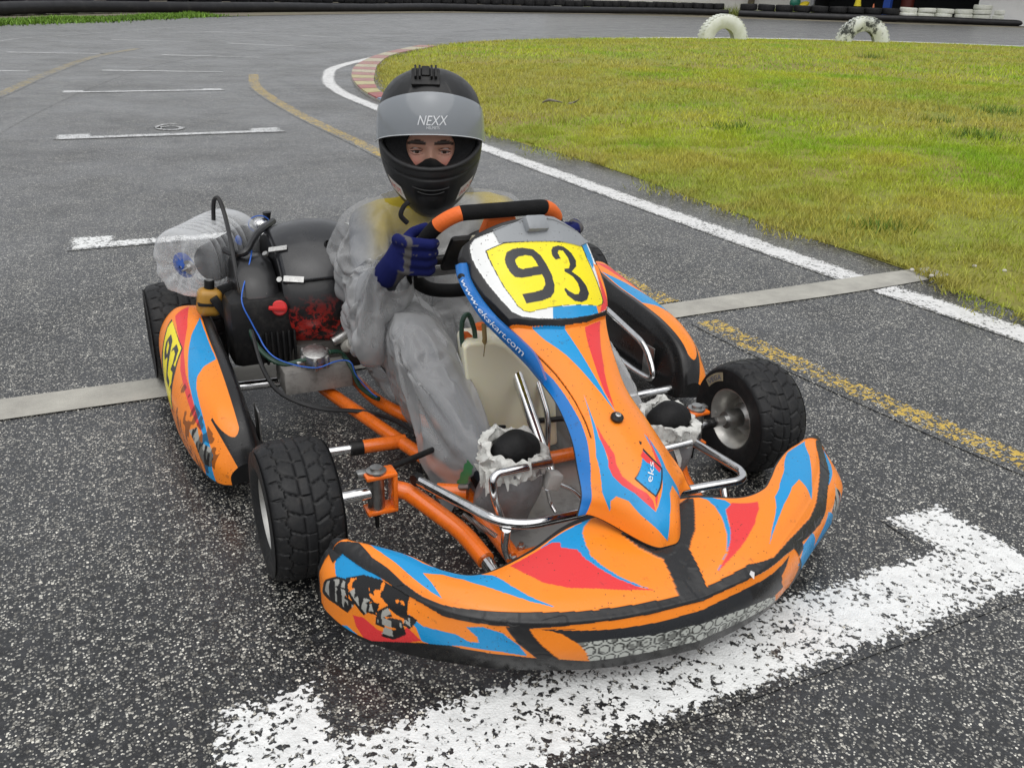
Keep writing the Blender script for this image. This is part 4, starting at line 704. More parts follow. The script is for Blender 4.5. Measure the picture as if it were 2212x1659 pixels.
# lug and web address on the blue side band
lugp = P(999, 600, y=.085); MB().lathe([(0, 0), (.008, 0), (.008, .006), (.004, .009), (0, .009)], lugp, (-.75, -.55, .3), 14).build('lug_bolt', M_BLK, fair)
def text_mesh(txt, size, font_shear=0.):
    cu = bpy.data.curves.new('t', 'FONT'); cu.body = txt; cu.size = size; cu.align_x = 'LEFT'; cu.shear = font_shear; cu.resolution_u = 3
    o = bpy.data.objects.new('t', cu); COL.objects.link(o); dg = bpy.context.evaluated_depsgraph_get(); dg.update(); me = bpy.data.meshes.new_from_object(o.evaluated_get(dg)); bpy.data.objects.remove(o)
    v = np.array([q.co[:] for q in me.vertices]); f = [list(p.vertices) for p in me.polygons]; return v, f
bo_ = catmull([(984, 573, .137), (989, 603, .100), (1010, 645, .060), (1040, 690, .020), (1074, 726, -.012), (1104, 756, -.040), (1140, 793, -.080), (1172, 832, -.124)], 60)
bi_ = catmull([(1006, 568, .137), (1013, 604, .100), (1037, 646, .060), (1064, 680, .020), (1094, 709, -.012), (1122, 733, -.040), (1158, 772, -.082), (1178, 822, -.124)], 60)
for sgn in (1,):
    v0 = np.array([P(a, b, y=c - .016) for a, b, c in bo_]); v1 = np.array([P(a, b, y=c - .030) for a, b, c in bi_]); vm = (v0 + v1) / 2 + np.array([-.003, -.004, .003]); vb = v0 + np.array([.004, .012, -.002])
    g_ = np.stack([vb, v0, vm, v1, v1 + np.array([.010, .012, -.004])], 1)
    if sgn < 0: g_ = g_ * np.array([-1, 1, 1])
    bo = MB().add(g_.reshape(-1, 3), gridfaces(60, 5).tolist()).build('side_band', simple('band_blue', (.005, .14, .46), .3, var=.05, dirt=.15), fair, True, 60)
BV0, BV1 = np.array([P(a, b, y=c - .0165) for a, b, c in bo_]), np.array([P(a, b, y=c - .0305) for a, b, c in bi_])
tv, tf = text_mesh('www.ekskart.com', 1.0); Lx = tv[:, 0].max(); out_v = []
for x, y, z in tv:
    k = 9 + x / Lx * 38; i_ = int(k); a = k - i_; p0 = BV0[i_] * (1 - a) + BV0[i_ + 1] * a; p1 = BV1[i_] * (1 - a) + BV1[i_ + 1] * a; f_ = .24 + y * .62
    out_v.append(p0 + (p1 - p0) * f_ + np.array([-.0042, -.0055, .0042]))
MB().add(out_v, tf).build('web_address', simple('white_print', (.62, .66, .72), .5), fair, False)
tv, tf = text_mesh('eks', 1.0); Lx = tv[:, 0].max(); e0, e1, e2 = np.array([2.73, -.035]), np.array([3.29, .31]), np.array([2.85, -.16])
def fair_pt(st, off):
    a, b = st[0] / 13 * 639, (st[1] + 1) / 2 * 299; i, j = int(a), int(b); a -= i; b -= j
    p = (X[i, j] * (1 - a) + X[i + 1, j] * a) * (1 - b) + (X[i, j + 1] * (1 - a) + X[i + 1, j + 1] * a) * b; return p + nn[i, j] * off
MB().add([fair_pt(e0 + (e1 - e0) * (.10 + .80 * x / Lx) + (e2 - e0) * (.10 + y * 1.05), .0012) for x, y, z in tv], tf).build('badge_lettering', simple('badge_white', (.75, .76, .77), .45), fair, False)
# ---- side pods
for side, nm in ((-1, 'right'), (1, 'left')):
    S = np.linspace(0, 9, 360); V = np.r_[np.linspace(0, 2, 90), np.linspace(2, 5, 200)[1:]]; u, v = np.meshgrid(S, V, indexing='ij'); X = pod_surf(u, v); X = X.copy(); X[..., 0] *= side
    base = np.where((v < 2.0)[..., None], np.array(PAL['black']), np.array(PAL['orange'])); c = paint(u, v, base, 'podR', X); c[v < 1.95] = PAL['black']
    c[(v < 3.12) & (u > 6.1 + 1.35 * np.sqrt(np.clip(1 - ((v - 2.42) / .62) ** 2, 0, 1)))] = PAL['black']
    dm = (vnoise(X * np.array([30, 90, 60]), 41) > .60) & (u > 4.2) & (u < 7.5) & (v > 3.3); c[dm] = c[dm] * .3
    c[(v > 4.85)] = PAL['black']
    for _, st in DECALS['pod93']:
        c[segdist(u * .11, v * .05, [(a * .11, b * .05) for a, b in st], False) < .0042] = PAL['digit']
    pod = link('side_pod', mesh_np('side_pod', X.reshape(-1, 3), gridfaces(*u.shape), M_BODY, True, None, c.reshape(-1, 3)), kart)
    for e in (0, -1): MB().add(X[e, ::4], [list(range(len(X[e, ::4])))]).build('end_cap', M_BLK, pod)
# ---- wheels
def wheel_mesh(R, wd, rr, N):
    na, nx = N * 16, 44; th = np.linspace(0, 2 * np.pi, na, endpoint=False); a = np.linspace(-1, 1, nx)
    A, TH = np.meshgrid(a, th, indexing='xy'); ph = (TH / (2 * np.pi) * N)
    aa = np.abs(A); side = np.sign(A); g = np.zeros_like(A)
    f = lambda x: np.abs((x + .5) % 1 - .5)
    ph2 = ph + .5 * (side > 0)
    g = np.maximum(g, (np.abs(aa - .17) < .028)); g = np.maximum(g, (aa < .17) & (f(ph) < .05))
    g = np.maximum(g, (aa > .68) & (f(ph2 + .25 * (aa - .68)) < .055))
    g = np.maximum(g, (aa > .2) & (aa < .62) & (f(ph2 * 1 + .9 * (aa - .2)) < .06))
    g = np.maximum(g, (np.abs(aa - (.62 + .05 * np.sin(2 * np.pi * ph2))) < .022))
    crown = R - .010 * aa ** 4 - .0032 * g * (aa < .97); crown = np.where(aa > .97, R - .012, crown)
    V = np.stack([A * wd / 2, np.cos(TH) * crown, np.sin(TH) * crown], -1)
    prof = [(rr + .006, -wd * .46), (rr + (R - rr) * .35, -wd * .545), (R * .90, -wd * .535), (R - .017, -wd * .52)]
    prof2 = [(R - .017, wd * .52), (R * .90, wd * .535), (rr + (R - rr) * .35, wd * .545), (rr + .006, wd * .46)]
    ring = lambda r, x: np.stack([np.full(na, x), np.cos(th) * r, np.sin(th) * r], -1)[:, None]
    V = np.concatenate([ring(*p) for p in prof] + [V] + [ring(*p) for p in prof2], 1)
    return mesh_np('tyre', V.reshape(-1, 3), gridfaces(V.shape[0], V.shape[1], cu=True), M_TYRE, True, 50)
def rim_mesh(rr, wd):
    h = wd * .46; mb = MB().lathe([(rr + .010, -h), (rr + .010, -h + .004), (rr + .002, -h + .008), (rr - .004, -h * .6), (rr - .012, -h * .2), (rr - .012, h * .2), (rr - .004, h * .6), (rr + .002, h - .008), (rr + .010, h - .004), (rr + .010, h), (rr + .004, h), (rr - .004, h * .8), (rr - .016, h * .3), (rr - .016, -h * .3), (rr - .004, -h * .8), (rr + .004, -h)], (0, 0, 0), (1, 0, 0), 48, closed=True)
    mb.lathe([(.0, .004), (rr - .012, .004), (rr - .012, -.004), (.0, -.004)], (0, 0, 0), (1, 0, 0), 48); return mb.mesh('rim', M_MAG)
def hub_mesh(l):
    mb = MB().lathe([(.0, -l), (.020, -l), (.022, -l + .01), (.022, -.03), (.033, -.02), (.033, .02), (.022, .03), (.020, .045), (0, .045)], (0, 0, 0), (1, 0, 0), 24)
    return mb.mesh('hub', M_STEEL)
def spokes_mesh(rr):
    mb = MB()
    for k in range(3):
        t = k * 2.0944 + .4; mb.box((0, math.cos(t) * rr * .5, math.sin(t) * rr * .5), (.012, rr * .75, .030), Matrix.Rotation(t, 3, 'X'), .003)
    return mb.mesh('spokes', M_MAG)
front_t, front_r = wheel_mesh(.1325, .122, .066, 24), rim_mesh(.066, .122); rear_t, rear_r = wheel_mesh(.139, .178, .066, 24), rim_mesh(.066, .178); hubm = hub_mesh(.07); spm = spokes_mesh(.066)
def wheel(x, y, z, tm, rm, spin):
    sgn = -1 if x < 0 else 1
    t = link('tyre', tm, kart); t.location = (x, y, z); t.rotation_euler = (spin, 0, 0)
    r = link('rim', rm, t); h = link('hub', hubm, t); h.rotation_euler = (0, 0, 0 if sgn > 0 else math.pi); h.location = (0, 0, 0); link('spokes', spm, t); return t
wRF = wheel(-.535, 0, .1315, front_t, front_r, .1); wLF = wheel(.535, 0, .1315, front_t, front_r, .35)
wheel(-.612, 1.04, .138, rear_t, rear_r, .2); wheel(.612, 1.04, .138, rear_t, rear_r, .7)
# round maker sticker on the inner wall of the left front tyre
gx = np.linspace(-.32, .32, 16); lab = []
for t in gx:
    for r in (.092, .112): a = t + .95; lab.append((-.0678 if r < .1 else -.0668, math.cos(a) * r, math.sin(a) * r))
MB().add(lab, gridfaces(16, 2).tolist()).build('tyre_label', simple('faded_sticker', (.30, .25, .16), .5, var=.4, scale=60), wLF, False); wLF.rotation_euler = (0, 0, 0)
tv, tf = text_mesh('VEGA', .017); Lx = tv[:, 0].max(); o_v = []
for x, y, z in tv: a = .95 - .26 + x / Lx * .52; r = .0955 + y; o_v.append((-.0684, math.cos(a) * r, math.sin(a) * r))
MB().add(o_v, tf).build('tyre_lettering', simple('label_blue', (.05, .07, .16), .5), wLF, False)
# ---- tubular frame
def tube(name, pts, r, mat, bend=.05, parent=kart, n=14): return MB().rtube(pts, r, bend, n).build(name, mat, parent)
for s in (-1, 1):
    tube('main_rail', [(s * .345, .80, .075), (s * .322, .68, .064), (s * .222, .306, .058), (s * .172, .11, .058), (s * .178, -.215, .055)], .0165, M_OR, .08)
    tube('inner_rail', [(s * .236, .74, .075), (s * .214, .56, .060), (s * .165, .43, .058), (s * .10, .36, .058)], .0160, M_OR, .06)
    tube('front_arm', [(s * .345, .004, .128), (s * .318, -.008, .122), (s * .252, -.135, .088), (s * .242, -.222, .076)], .0175, M_OR, .04)
    tube('bumper_pin', [(s * .242, -.215, .076), (s * .240, -.42, .068)], .0125, M_CHR)
    tube('side_socket', [(s * .215, .312, .060), (s * .318, .316, .062)], .0165, M_OR)
    tube('socket_collar', [(s * .316, .316, .062), (s * .345, .317, .062)], .0175, M_BLK); tube('side_bar', [(s * .33, .317, .062), (s * .56, .322, .066)], .0112, M_CHR)
    tube('rear_side_bar', [(s * .30, .735, .066), (s * .56, .74, .075)], .0125, M_CHR)
    # kingpin yoke
    yk = MB(); yk.box((s * .372, 0, .170), (.062, .040, .009), None, .003).box((s * .372, 0, .092), (.062, .040, .009), None, .003).box((s * .345, 0, .131), (.010, .038, .086), None, .003); yk.build('yoke', M_OR, kart)
    kp = MB().lathe([(.0, .097), (.017, .097), (.017, .165), (.0, .165)], (s * .380, 0, 0), (0, 0, 1), 20); kp.build('kingpin', M_STEEL, kart)
    MB().lathe([(0, .1745), (.020, .1745), (.020, .179), (.012, .180), (.012, .186), (0, .186)], (s * .378, 0, 0), (0, 0, 1), 14).build('kingpin_cap', M_STEEL, kart); MB().lathe([(0, .050), (.004, .050), (.0045, .075), (.008, .076), (.008, .0875), (0, .0875)], (s * .380, 0, 0), (0, 0, 1), 10).build('kingpin_bolt', M_BLK, kart)
    tube('stub_axle', [(s * .385, 0, .1315), (s * .535, 0, .1315)], .0125, M_CHR)
    MB().box((s * .40, .012, .168), (.03, .02, .016), None, .004).build('steering_arm', M_STEEL, kart)
    tube('tie_rod', [(s * .375, .02, .158), (s * .19, .12, .138), (s * .03, .16, .135)], .0065, M_BLK, .02)
tube('front_cross_tube', [(-.178, -.215, .055), (.178, -.215, .055)], .0155, M_OR); tube('centre_cross_tube', [(-.172, .11, .058), (.172, .11, .058)], .0155, M_OR); tube('rear_cross_tube', [(-.33, .80, .09), (.33, .80, .09)], .0155, M_OR)
tube('pedal_mount', [tuple(P(945, 1060, z=.085)), tuple(P(1010, 1064, z=.088))], .017, M_OR); q = P(1003, 1051, z=.11); MB().lathe([(0, -.012), (.006, -.012), (.006, .012), (0, .012)], q, (.6, -.7, .3), 6).build('mount_bolt', M_STEEL, kart)
hoop = [(-.302, -.035, .156), (-.218, -.222, .152), (-.170, -.248, .150), (.18, -.258, .150), (.295, -.270, .150), (.322, -.240, .150), (.302, -.085, .152), (.300, .0, .150)]
tube('bumper_hoop', hoop, .0095, M_CHR, .05)
tube('hoop_leg', [(-.208, -.236, .143), (-.20, -.215, .09), (-.186, -.205, .055)], .0085, M_CHR, .03); tube('hoop_leg', [(.255, -.266, .142), (.248, -.31, .08), (.245, -.33, .06)], .0085, M_CHR, .03)
MB().lathe([(0, -.008), (.012, -.008), (.012, .008), (0, .008)], (-.305, -.028, .157), (.9, .4, 0), 12).build('hoop_end', M_BLK, kart)
q = P(1120, 1192, z=.062); MB().box(q, (.05, .024, .006), Matrix.Rotation(.3, 3, 'Z'), .002).build('bracket_plate', M_ALU, kart); MB().lathe([(0, 0), (.007, 0), (.007, .01), (.004, .011), (.004, .018), (0, .018)], q + np.array([.005, 0, .003]), (0, 0, 1), 6).build('bracket_bolt', M_STEEL, kart)
sp = [P(1000 + 18 * 0, 1112, z=.105), P(1072, 1158, z=.10)]; tt = np.linspace(0, 1, 180); hl = np.outer(1 - tt, sp[0]) + np.outer(tt, sp[1]); dd = (sp[1] - sp[0]) / np.linalg.norm(sp[1] - sp[0]); n1_ = np.cross(dd, [0, 0, 1]); n1_ /= np.linalg.norm(n1_); n2_ = np.cross(dd, n1_)
MB().tube(hl + .0042 * (np.cos(tt * 2 * np.pi * 26)[:, None] * n1_ + np.sin(tt * 2 * np.pi * 26)[:, None] * n2_), .0011, 5).build('return_spring', M_STEEL, kart)
tray = MB().slab([(-.172, .36), (-.165, .11), (-.172, -.205), (.172, -.205), (.165, .11), (.172, .36)], .030, .034).build('floor_tray', M_FLOOR, kart)
# pod support hoops
for s in (-1, 1):
    if s > 0: tube('pod_bar', [(s * .50, .80, .20), (s * .515, .66, .20), (s * .505, .40, .165), (s * .50, .335, .085), (s * .505, .45, .075), (s * .515, .70, .085), (s * .50, .80, .085)], .0090, M_CHR if s > 0 else M_BLK, .05)
    MB().box((s * .53, .42, .11), (.004, .05, .09), None, .001).build('pod_plate', M_STEEL, kart)
tube('pod_rail', [P(491, 812, z=.085), P(557, 955, z=.075), P(570, 985, z=.07)], .010, M_BLK, .02)
# rear axle and seat
tube('rear_axle', [(-.60, 1.04, .138), (.60, 1.04, .138)], .0175, M_STEEL, n=20)
for s in (-1, 1): MB().lathe([(.02, -.02), (.045, -.02), (.05, 0), (.045, .02), (.02, .02)], (s * .3, 1.04, .138), (1, 0, 0), 24).build('axle_bearing', M_ALU, kart)
MB().lathe([(.02, -.003), (.095, -.003), (.095, .003), (.02, .003)], (.17, 1.04, .138), (1, 0, 0), 40).build('brake_disc', M_STEEL, kart); MB().lathe([(.02, -.002), (.08, -.002), (.085, 0), (.08, .002), (.02, .002)], (-.2, 1.04, .138), (1, 0, 0), 40).build('sprocket', M_STEEL, kart)
tube('rear_bumper', [(-.45, 1.02, .16), (-.45, 1.24, .16), (.45, 1.24, .16), (.45, 1.02, .16)], .014, M_BLK, .08)
su, sv = np.meshgrid(np.linspace(0, 1, 40), np.linspace(-1, 1, 30), indexing='ij')
prof = catmull([(.30, .09), (.40, .055), (.55, .045), (.66, .07), (.73, .16), (.78, .30), (.81, .42), (.825, .50)], 40)
hw = np.interp(np.linspace(0, 1, 40), [0, .2, .5, .75, 1], [.17, .19, .19, .18, .11])[:, None]; lift = np.interp(np.linspace(0, 1, 40), [0, .2, .5, .8, 1], [.06, .13, .17, .12, .01])[:, None]
sx = sv * hw; e = np.abs(sv) ** 3; sy = prof[:, :1] - e * lift * .55 * np.linspace(.2, 1, 40)[:, None]; sz = prof[:, 1:] + e * lift * np.linspace(1, .2, 40)[:, None]
seat = link('seat', mesh_np('seat', np.stack([sx, sy, sz], -1).reshape(-1, 3), gridfaces(40, 30), simple('fibreglass_seat', (.03, .03, .033), .35, coat=.3), True, None), kart); md = seat.modifiers.new('shell', 'SOLIDIFY'); md.thickness = .006; md.offset = 1
# ---- steering
HUB = np.array([0, .355, .487]); WU = np.array([0, -.64, .77]); WN = np.array([0, -.77, -.64])
def wp_(a, b, off=0.): return HUB + np.array([a, 0, 0]) + WU * b + WN * off
ring = [(.0, .150), (.06, .150), (.105, .146), (.142, .110), (.162, .05), (.166, -.02), (.150, -.085), (.105, -.135), (.05, -.155), (0, -.158)]
ringf = ring + [(-a, b) for a, b in ring[-2:0:-1]] + [ring[0]]; rp = catmull([wp_(a, b) for a, b in ringf], 220)
ab = catmull(np.array(ringf), 220); segs = []; kind = np.where((ab[:, 1] > .085) & (np.abs(ab[:, 0]) > .100) & (np.abs(ab[:, 0]) < .141), 1, 0)
sw = MB().tube(rp[:], .0105, 12).build('steering_wheel', M_BLK, kart)
i = 0
while i < 219:
    j = i
    while j < 219 and kind[j] == kind[i]: j += 1
    MB().tube(rp[i:j + 1], .0165 if not kind[i] else .0168, 14).build('grip', M_GRIPO if kind[i] else M_FOAM, sw); i = j
for a, b in ((-.155, -.02), (.155, -.02), (0, -.15)): tube('spoke', [wp_(0, 0, .01), wp_(a, b)], .011, M_BLK if b > -.1 else M_ALU, parent=sw)
MB().lathe([(0, -.03), (.045, -.03), (.055, -.02), (.055, .012), (0, .012)], HUB, WN, 24).build('wheel_boss', M_BLK, sw); M3 = Matrix((tuple((1, 0, 0)), tuple(WU), tuple(-WN))).transposed()
MB().box(wp_(.004, .095, .0), (.070, .060, .022), M3, .005).build('centre_pad', M_GRIPO, sw); MB().box(wp_(-.03, .02, .012), (.15, .12, .018), M3, .01).build('spoke_plate', M_BLK, sw)
MB().box(wp_(-.063, .055, .03), (.012, .10, .008), M3, .002).build('paper_strip', simple('cream_strip', (.55, .52, .40), .6), sw)
MB().box(wp_(-.105, -.045, .012), (.11, .035, .006), M3, .003).build('spoke_plate', M_ALU, sw)
tube('steering_column', [wp_(0, 0, .02), (0, .233, .316), (0, .069, .171), (0, -.02, .09)], .0135, M_CHR, .02)
tube('column_stay', [(.045, .19, .28), (.06, .12, .16), (.05, .10, .058)], .0075, M_CHR, .02)
# ---- fuel tank between the knees
s_ = NT('milky_tank_plastic'); s_.set(color=s_.mix(s_.ramp(s_.n('TexCoord').outputs['Generated'], [(0, 0.), (1, 1.)]), (.80, .76, .56), (.88, .86, .74)), rough=.35, sss=.5, spec=.45); s_.b.inputs['Subsurface Radius'].default_value = (.03, .025, .012); M_TANK = s_.m
y0 = .155; fp = [P(x, y, y=y0) for x, y in ((1001, 752), (1012, 742), (1070, 738), (1095, 748), (1150, 800), (1200, 848), (1205, 960), (1130, 985), (1060, 950), (1010, 860))]
bk = [p + np.array([.022, .095, 0]) for p in fp]; me = MB().add(fp + bk, [list(range(10))[::-1], list(range(10, 20))] + [[i, (i + 1) % 10, (i + 1) % 10 + 10, i + 10] for i in range(10)]).mesh('fuel_tank', M_TANK)
tank = link('fuel_tank', evaluated(me, [('BEVEL', dict(width=.030, segments=5, limit_method='ANGLE', angle_limit=.3))]), kart); tank.data.polygons.foreach_set('use_smooth', [True] * len(tank.data.polygons))
for px, py in ((1027, 745), (1052, 742)):
    q = P(px, py, y=y0 + .03); MB().lathe([(0, -.02), (.0125, -.02), (.0125, .012), (.011, .014), (0, .014)], q, (0, 0, 1), 16).build('tank_cap', M_BLK, tank)
q = P(1043, 750, y=y0 + .005); MB().tube([q + np.array([0, 0, -.02]), q + np.array([.004, 0, .02]), q + np.array([.006, .01, .05])], .0055, 8).build('breather_stub', simple('amber_hose', (.22, .15, .05), .3), tank)
MB().tube([P(x, y, y=y0 + .03) for x, y in ((1027, 738), (1024, 710), (1012, 680), (1000, 690), (997, 720), (1000, 748))], .0055, 8, 40).build('fuel_hose', M_RUBTUBE, tank)
MB().tube([P(x, y, y=y0 + .04) for x, y in ((1020, 735), (1006, 722), (1002, 732), (1012, 742))], .007, 8, 20).build('hose_clip', M_GRIPO, tank); MB().tube([P(x, y, y=y0 + .08) for x, y in ((1035, 740), (1038, 718), (1036, 700))], .012, 8).build('filler', M_GRIPO, tank)
# ---- pedals
tube('pedal', [P(1088, 1140, y=-.17), P(1068, 1075, y=-.165), P(1064, 1035, y=-.16), P(1075, 1022, y=-.155), P(1190, 999, y=-.150)], .0080, M_CHR, .02)
tube('pedal', [P(1432, 970, y=-.16), P(1492, 955, y=-.16)], .0080, M_CHR); tube('pedal_rod', [P(1205, 1045, z=.12), P(1238, 1058, z=.10), P(1262, 1085, z=.07)], .0055, M_CHR, .02); tube('pedal_rod', [P(1182, 1056, z=.10), P(1188, 1085, z=.06), P(1200, 1106, z=.045)], .0045, M_CHR, .02)
MB().box(P(1192, 1036, y=-.12), (.034, .03, .036), Matrix.Rotation(.3, 3, 'Y'), .006).build('pedal_block', simple('white_plastic', (.62, .61, .58), .45, dirt=.3), kart)
# ---- engine on the right of the seat
s_ = NT('worn_black_shroud'); co = s_.co(); sep = s_.n('SeparateXYZ'); s_.l(co, sep.inputs[0])
lowm = s_.ramp(sep.outputs[2], [(.24, 1.), (.33, 0.)]); chip = s_.ramp(s_.math('ADD', s_.math('MULTIPLY', s_.noise(60, 8, .78), .8), s_.math('MULTIPLY', s_.noise(9, 2), .35)), [(.56, 0.), (.60, 1.)])
fleck = s_.ramp(s_.noise(70, 2), [(.74, 0.), (.76, 1.)])
cc = s_.mix(s_.math('MULTIPLY', chip, lowm), (.008, .008, .009), (.40, .022, .016)); cc = s_.mix(s_.math('MULTIPLY', fleck, .35), cc, (.25, .24, .22))
s_.set(color=cc, rough=s_.ramp(s_.noise(6, 5), [(.3, .26), (.7, .46)]), coat=.15); s_.bump(s_.noise(60, 5), .12, .003); M_ENG = s_.m
eng = MB()
def drum(name, cx, cy, cz, R, x0, x1, mat, ell=1.0, bulge=.0, n=48, parent=kart):
    pr = [(.0, x0), (R * .6, x0), (R * .93, x0 + .004), (R, x0 + .02), (R * (1 + bulge), (x0 + x1) / 2), (R, x1 - .025), (R * .9, x1 - .006), (R * .5, x1), (0, x1)]
    mb = MB().lathe(pr, (0, cy, cz), (1, 0, 0), n); mb.v = [(x + cx, cy + (y - cy) * ell, z) for x, y, z in mb.v]; return mb.build(name, mat, parent)
engine = drum('engine', 0, .845, .288, .158, -.405, -.165, M_ENG, 1.2, .10)
drum('blower_housing', 0, .80, .275, .128, -.505, -.402, M_ENG, 1.05, .01, parent=engine)
# raised cover plate over the crown, with its own edge
th = np.linspace(-.35, 1.12, 40); xs = np.linspace(-.398, -.172, 22); TH, XS = np.meshgrid(th, xs, indexing='ij')
R_ = .152 + .026 * np.sin(np.pi * (XS + .398) / .226) ** .7; yy = .845 - np.sin(TH) * R_ * 1.2; zz = .288 + np.cos(TH) * R_
cov = link('top_cover', mesh_np('top_cover', np.stack([XS, yy, zz], -1).reshape(-1, 3), gridfaces(40, 22), simple('satin_black_sheet', (.014, .0145, .017), .30, var=.2, scale=6, coat=.2, dirt=.3, dirtc=(.07, .07, .07)), True, None), engine); md = cov.modifiers.new('shell', 'SOLIDIFY'); md.thickness = .004; md.offset = 0
def on_drum(px, py, r=.180):                               # first hit of the sight line with the crown cylinder
    a, b = P(px, py, d=1.5), P(px, py, d=4.0)
    for t in np.linspace(0, 1, 3000):
        p = a + (b - a) * t
        if math.hypot((p[1] - .845) / 1.2, p[2] - .288) < r - .026 * (1 - math.sin(math.pi * min(1, max(0, (p[0] + .398) / .226))) ** .7): break
    nrm = np.array([0, (p[1] - .845) / 1.2, p[2] - .288]); return p, nrm / np.linalg.norm(nrm)
for (a, b) in (((580, 543), (616, 538)), ((612, 603), (652, 605))):
    p0, n0 = on_drum(*a); p1, n1 = on_drum(*b); L = p1 - p0; L /= np.linalg.norm(L); w_ = np.cross(n0, L) * .008
    rows = [p0 - L * .002 - n0 * .012, p0 + n0 * .003, p1 + n1 * .003, p1 + L * .004 + n1 * .003]; v = []
    for r_ in rows: v += [r_ - w_, r_ + w_]
    for r_ in rows: v += [r_ - w_ + n0 * .0025, r_ + w_ + n0 * .0025]
    MB().add(v, [[8 + 2 * i, 9 + 2 * i, 11 + 2 * i, 10 + 2 * i] for i in range(3)] + [[2 * i, 8 + 2 * i, 10 + 2 * i, 2 + 2 * i] for i in range(3)] + [[1 + 2 * i, 3 + 2 * i, 11 + 2 * i, 9 + 2 * i] for i in range(3)] + [[6, 7, 15, 14]]).build('strap', M_ALU, engine, True, 30)
    MB().lathe([(0, 0), (.007, 0), (.007, .007), (0, .007)], p0 - L * .006 - n0 * .012, -L * .5 + n0, 10).build('strap_bolt', M_STEEL, engine)
p, n_ = on_drum(709, 529); MB().lathe([(.004, -.002), (.004, .004), (.008, .009), (.011, .004), (.011, -.002)], p, n_, 18).build('rubber_grommet', M_BLK, engine)
q = P(604, 665, y=.665); MB().lathe([(0, -.02), (.019, -.02), (.019, .008), (.016, .011), (0, .011)], q, (-.25, -.9, .25), 20).build('oil_cap', M_REDP, engine); MB().box(q + np.array([-.010, -.016, .004]), (.040, .010, .010), Matrix.Rotation(.2, 3, 'Y'), .003).build('oil_cap_grip', M_REDP, engine)
q = P(759, 744, y=.63); MB().lathe([(0, -.03), (.017, -.03), (.017, .006), (.014, .009), (0, .009)], q, (.2, -.85, .45), 20).build('filler_cap', simple('pale_plastic', (.50, .49, .44), .5), engine); MB().box(q + np.array([.003, -.009, .005]), (.028, .007, .007), Matrix.Rotation(.7, 3, 'Y'), .002).build('filler_grip', simple('pale_plastic', (.50, .49, .44), .5), engine)
MB().lathe([(0, -.05), (.012, -.05), (.016, 0), (.012, .03), (0, .03)], P(755, 718, y=.66), (1, .1, .4), 14).build('exhaust_joint', M_ALU, engine); MB().tube([P(760, 716, y=.68), P(790, 705, y=.70), P(812, 690, y=.72)], .016, 12, 14).build('exhaust_pipe', M_BLK, engine)
# crankcase, fins and mount
MB().box((-.30, .725, .155), (.20, .13, .09), None, .02).build('crankcase', simple('grimy_crankcase', (.055, .050, .045), .55, var=.4, scale=20, bump=.4, bscale=50), engine)
mz0, mz1 = P(686, 846, y=.60)[2], P(686, 797, y=.60)[2]; mx0, mx1 = P(615, 820, y=.60)[0], P(762, 812, y=.60)[0]; MB().box(((mx0 + mx1) / 2, .655, (mz0 + mz1) / 2), (mx1 - mx0, .11, mz1 - mz0), None, .004).build('engine_mount', simple('grey_mount_block', (.36, .345, .325), .5, .3, var=.2, dirt=.5), kart)
for k in range(7): MB().box((-.47 + .014 * k, .685, .20), (.006, .07, .085), None, .002).build('cooling_fin', M_BLK, engine)
MB().box((-.46, .72, .24), (.16, .12, .18), None, .025).build('cylinder_block', M_BLK, engine)
# round fuel pump
q = P(680, 768, y=.60); fpump = MB().lathe([(0, -.030), (.024, -.030), (.030, -.022), (.030, -.006), (.033, -.006), (.033, .006), (.031, .012), (.027, .014), (0, .014)], q, (0, -.25, 1), 28).build('fuel_pump', M_ALU, kart)
for k in range(6):
    t = k * math.pi / 3 + .3; MB().lathe([(0, -.022), (.0065, -.022), (.0065, .006), (.004, .010), (0, .010)], q + np.array([math.cos(t) * .034, math.sin(t) * .033, -.008 * math.sin(t) * -1]), (0, -.25, 1), 10).build('pump_lug', M_ALU, fpump)
MB().tube([q + np.array([-.03, -.01, -.006]), q + np.array([-.05, -.018, -.010])], .007, 10).build('pump_pipe', M_ALU, fpump)
K = lambda l, y: [P(558.2 + .2403 * a, 462.5 + .2403 * b, y=yy) for (a, b), yy in zip(l, y if hasattr(y, '__len__') else [y] * len(l))]
MB().tube(K([(-120, 900), (-60, 1080), (0, 1200), (120, 1310), (250, 1350), (430, 1305)], [.68, .66, .64, .60, .59, .585]), .0062, 8, 40).build('fuel_hose', M_RUBTUBE, kart)
MB().tube(K([(640, 1240), (720, 1240), (780, 1290), (850, 1400), (900, 1530), (1000, 1620), (1080, 1660)], [.585, .59, .59, .57, .56, .54, .50]), .0062, 8, 40).build('fuel_hose', M_RUBTUBE, kart)
MB().tube(K([(-60, 330), (-75, 420), (-110, 560), (-150, 780), (-60, 980), (0, 1090), (60, 1200), (150, 1290), (300, 1350), (460, 1380), (560, 1375), (680, 1330), (780, 1315), (840, 1345), (880, 1450), (1000, 1590), (1070, 1650)], [.80, .76, .72, .66, .64, .63, .61, .58, .57, .565, .565, .565, .57, .56, .555, .54, .50]), .0018, 6, 90).build('blue_wire', M_BLUEW, kart)
MB().tube([P(x, y, y=yy) for x, y, yy in ((462, 486, .93), (461, 450, .93), (464, 430, .92), (474, 432, .91), (487, 470, .88), (500, 530, .80), (517, 620, .72), (545, 720, .66), (570, 800, .60), (610, 852, .55), (690, 882, .50), (790, 890, .47), (860, 912, .37), (930, 960, .23), (975, 990, .15))], .0055, 8, 120).build('throttle_cable', M_CABLE, kart)
MB().tube([P(x, y, y=yy) for x, y, yy in ((486, 540, .84), (505, 548, .80), (530, 545, .78), (545, 520, .82), (560, 500, .86), (590, 478, .95))], .009, 8, 40).build('hose', M_CABLE, kart)
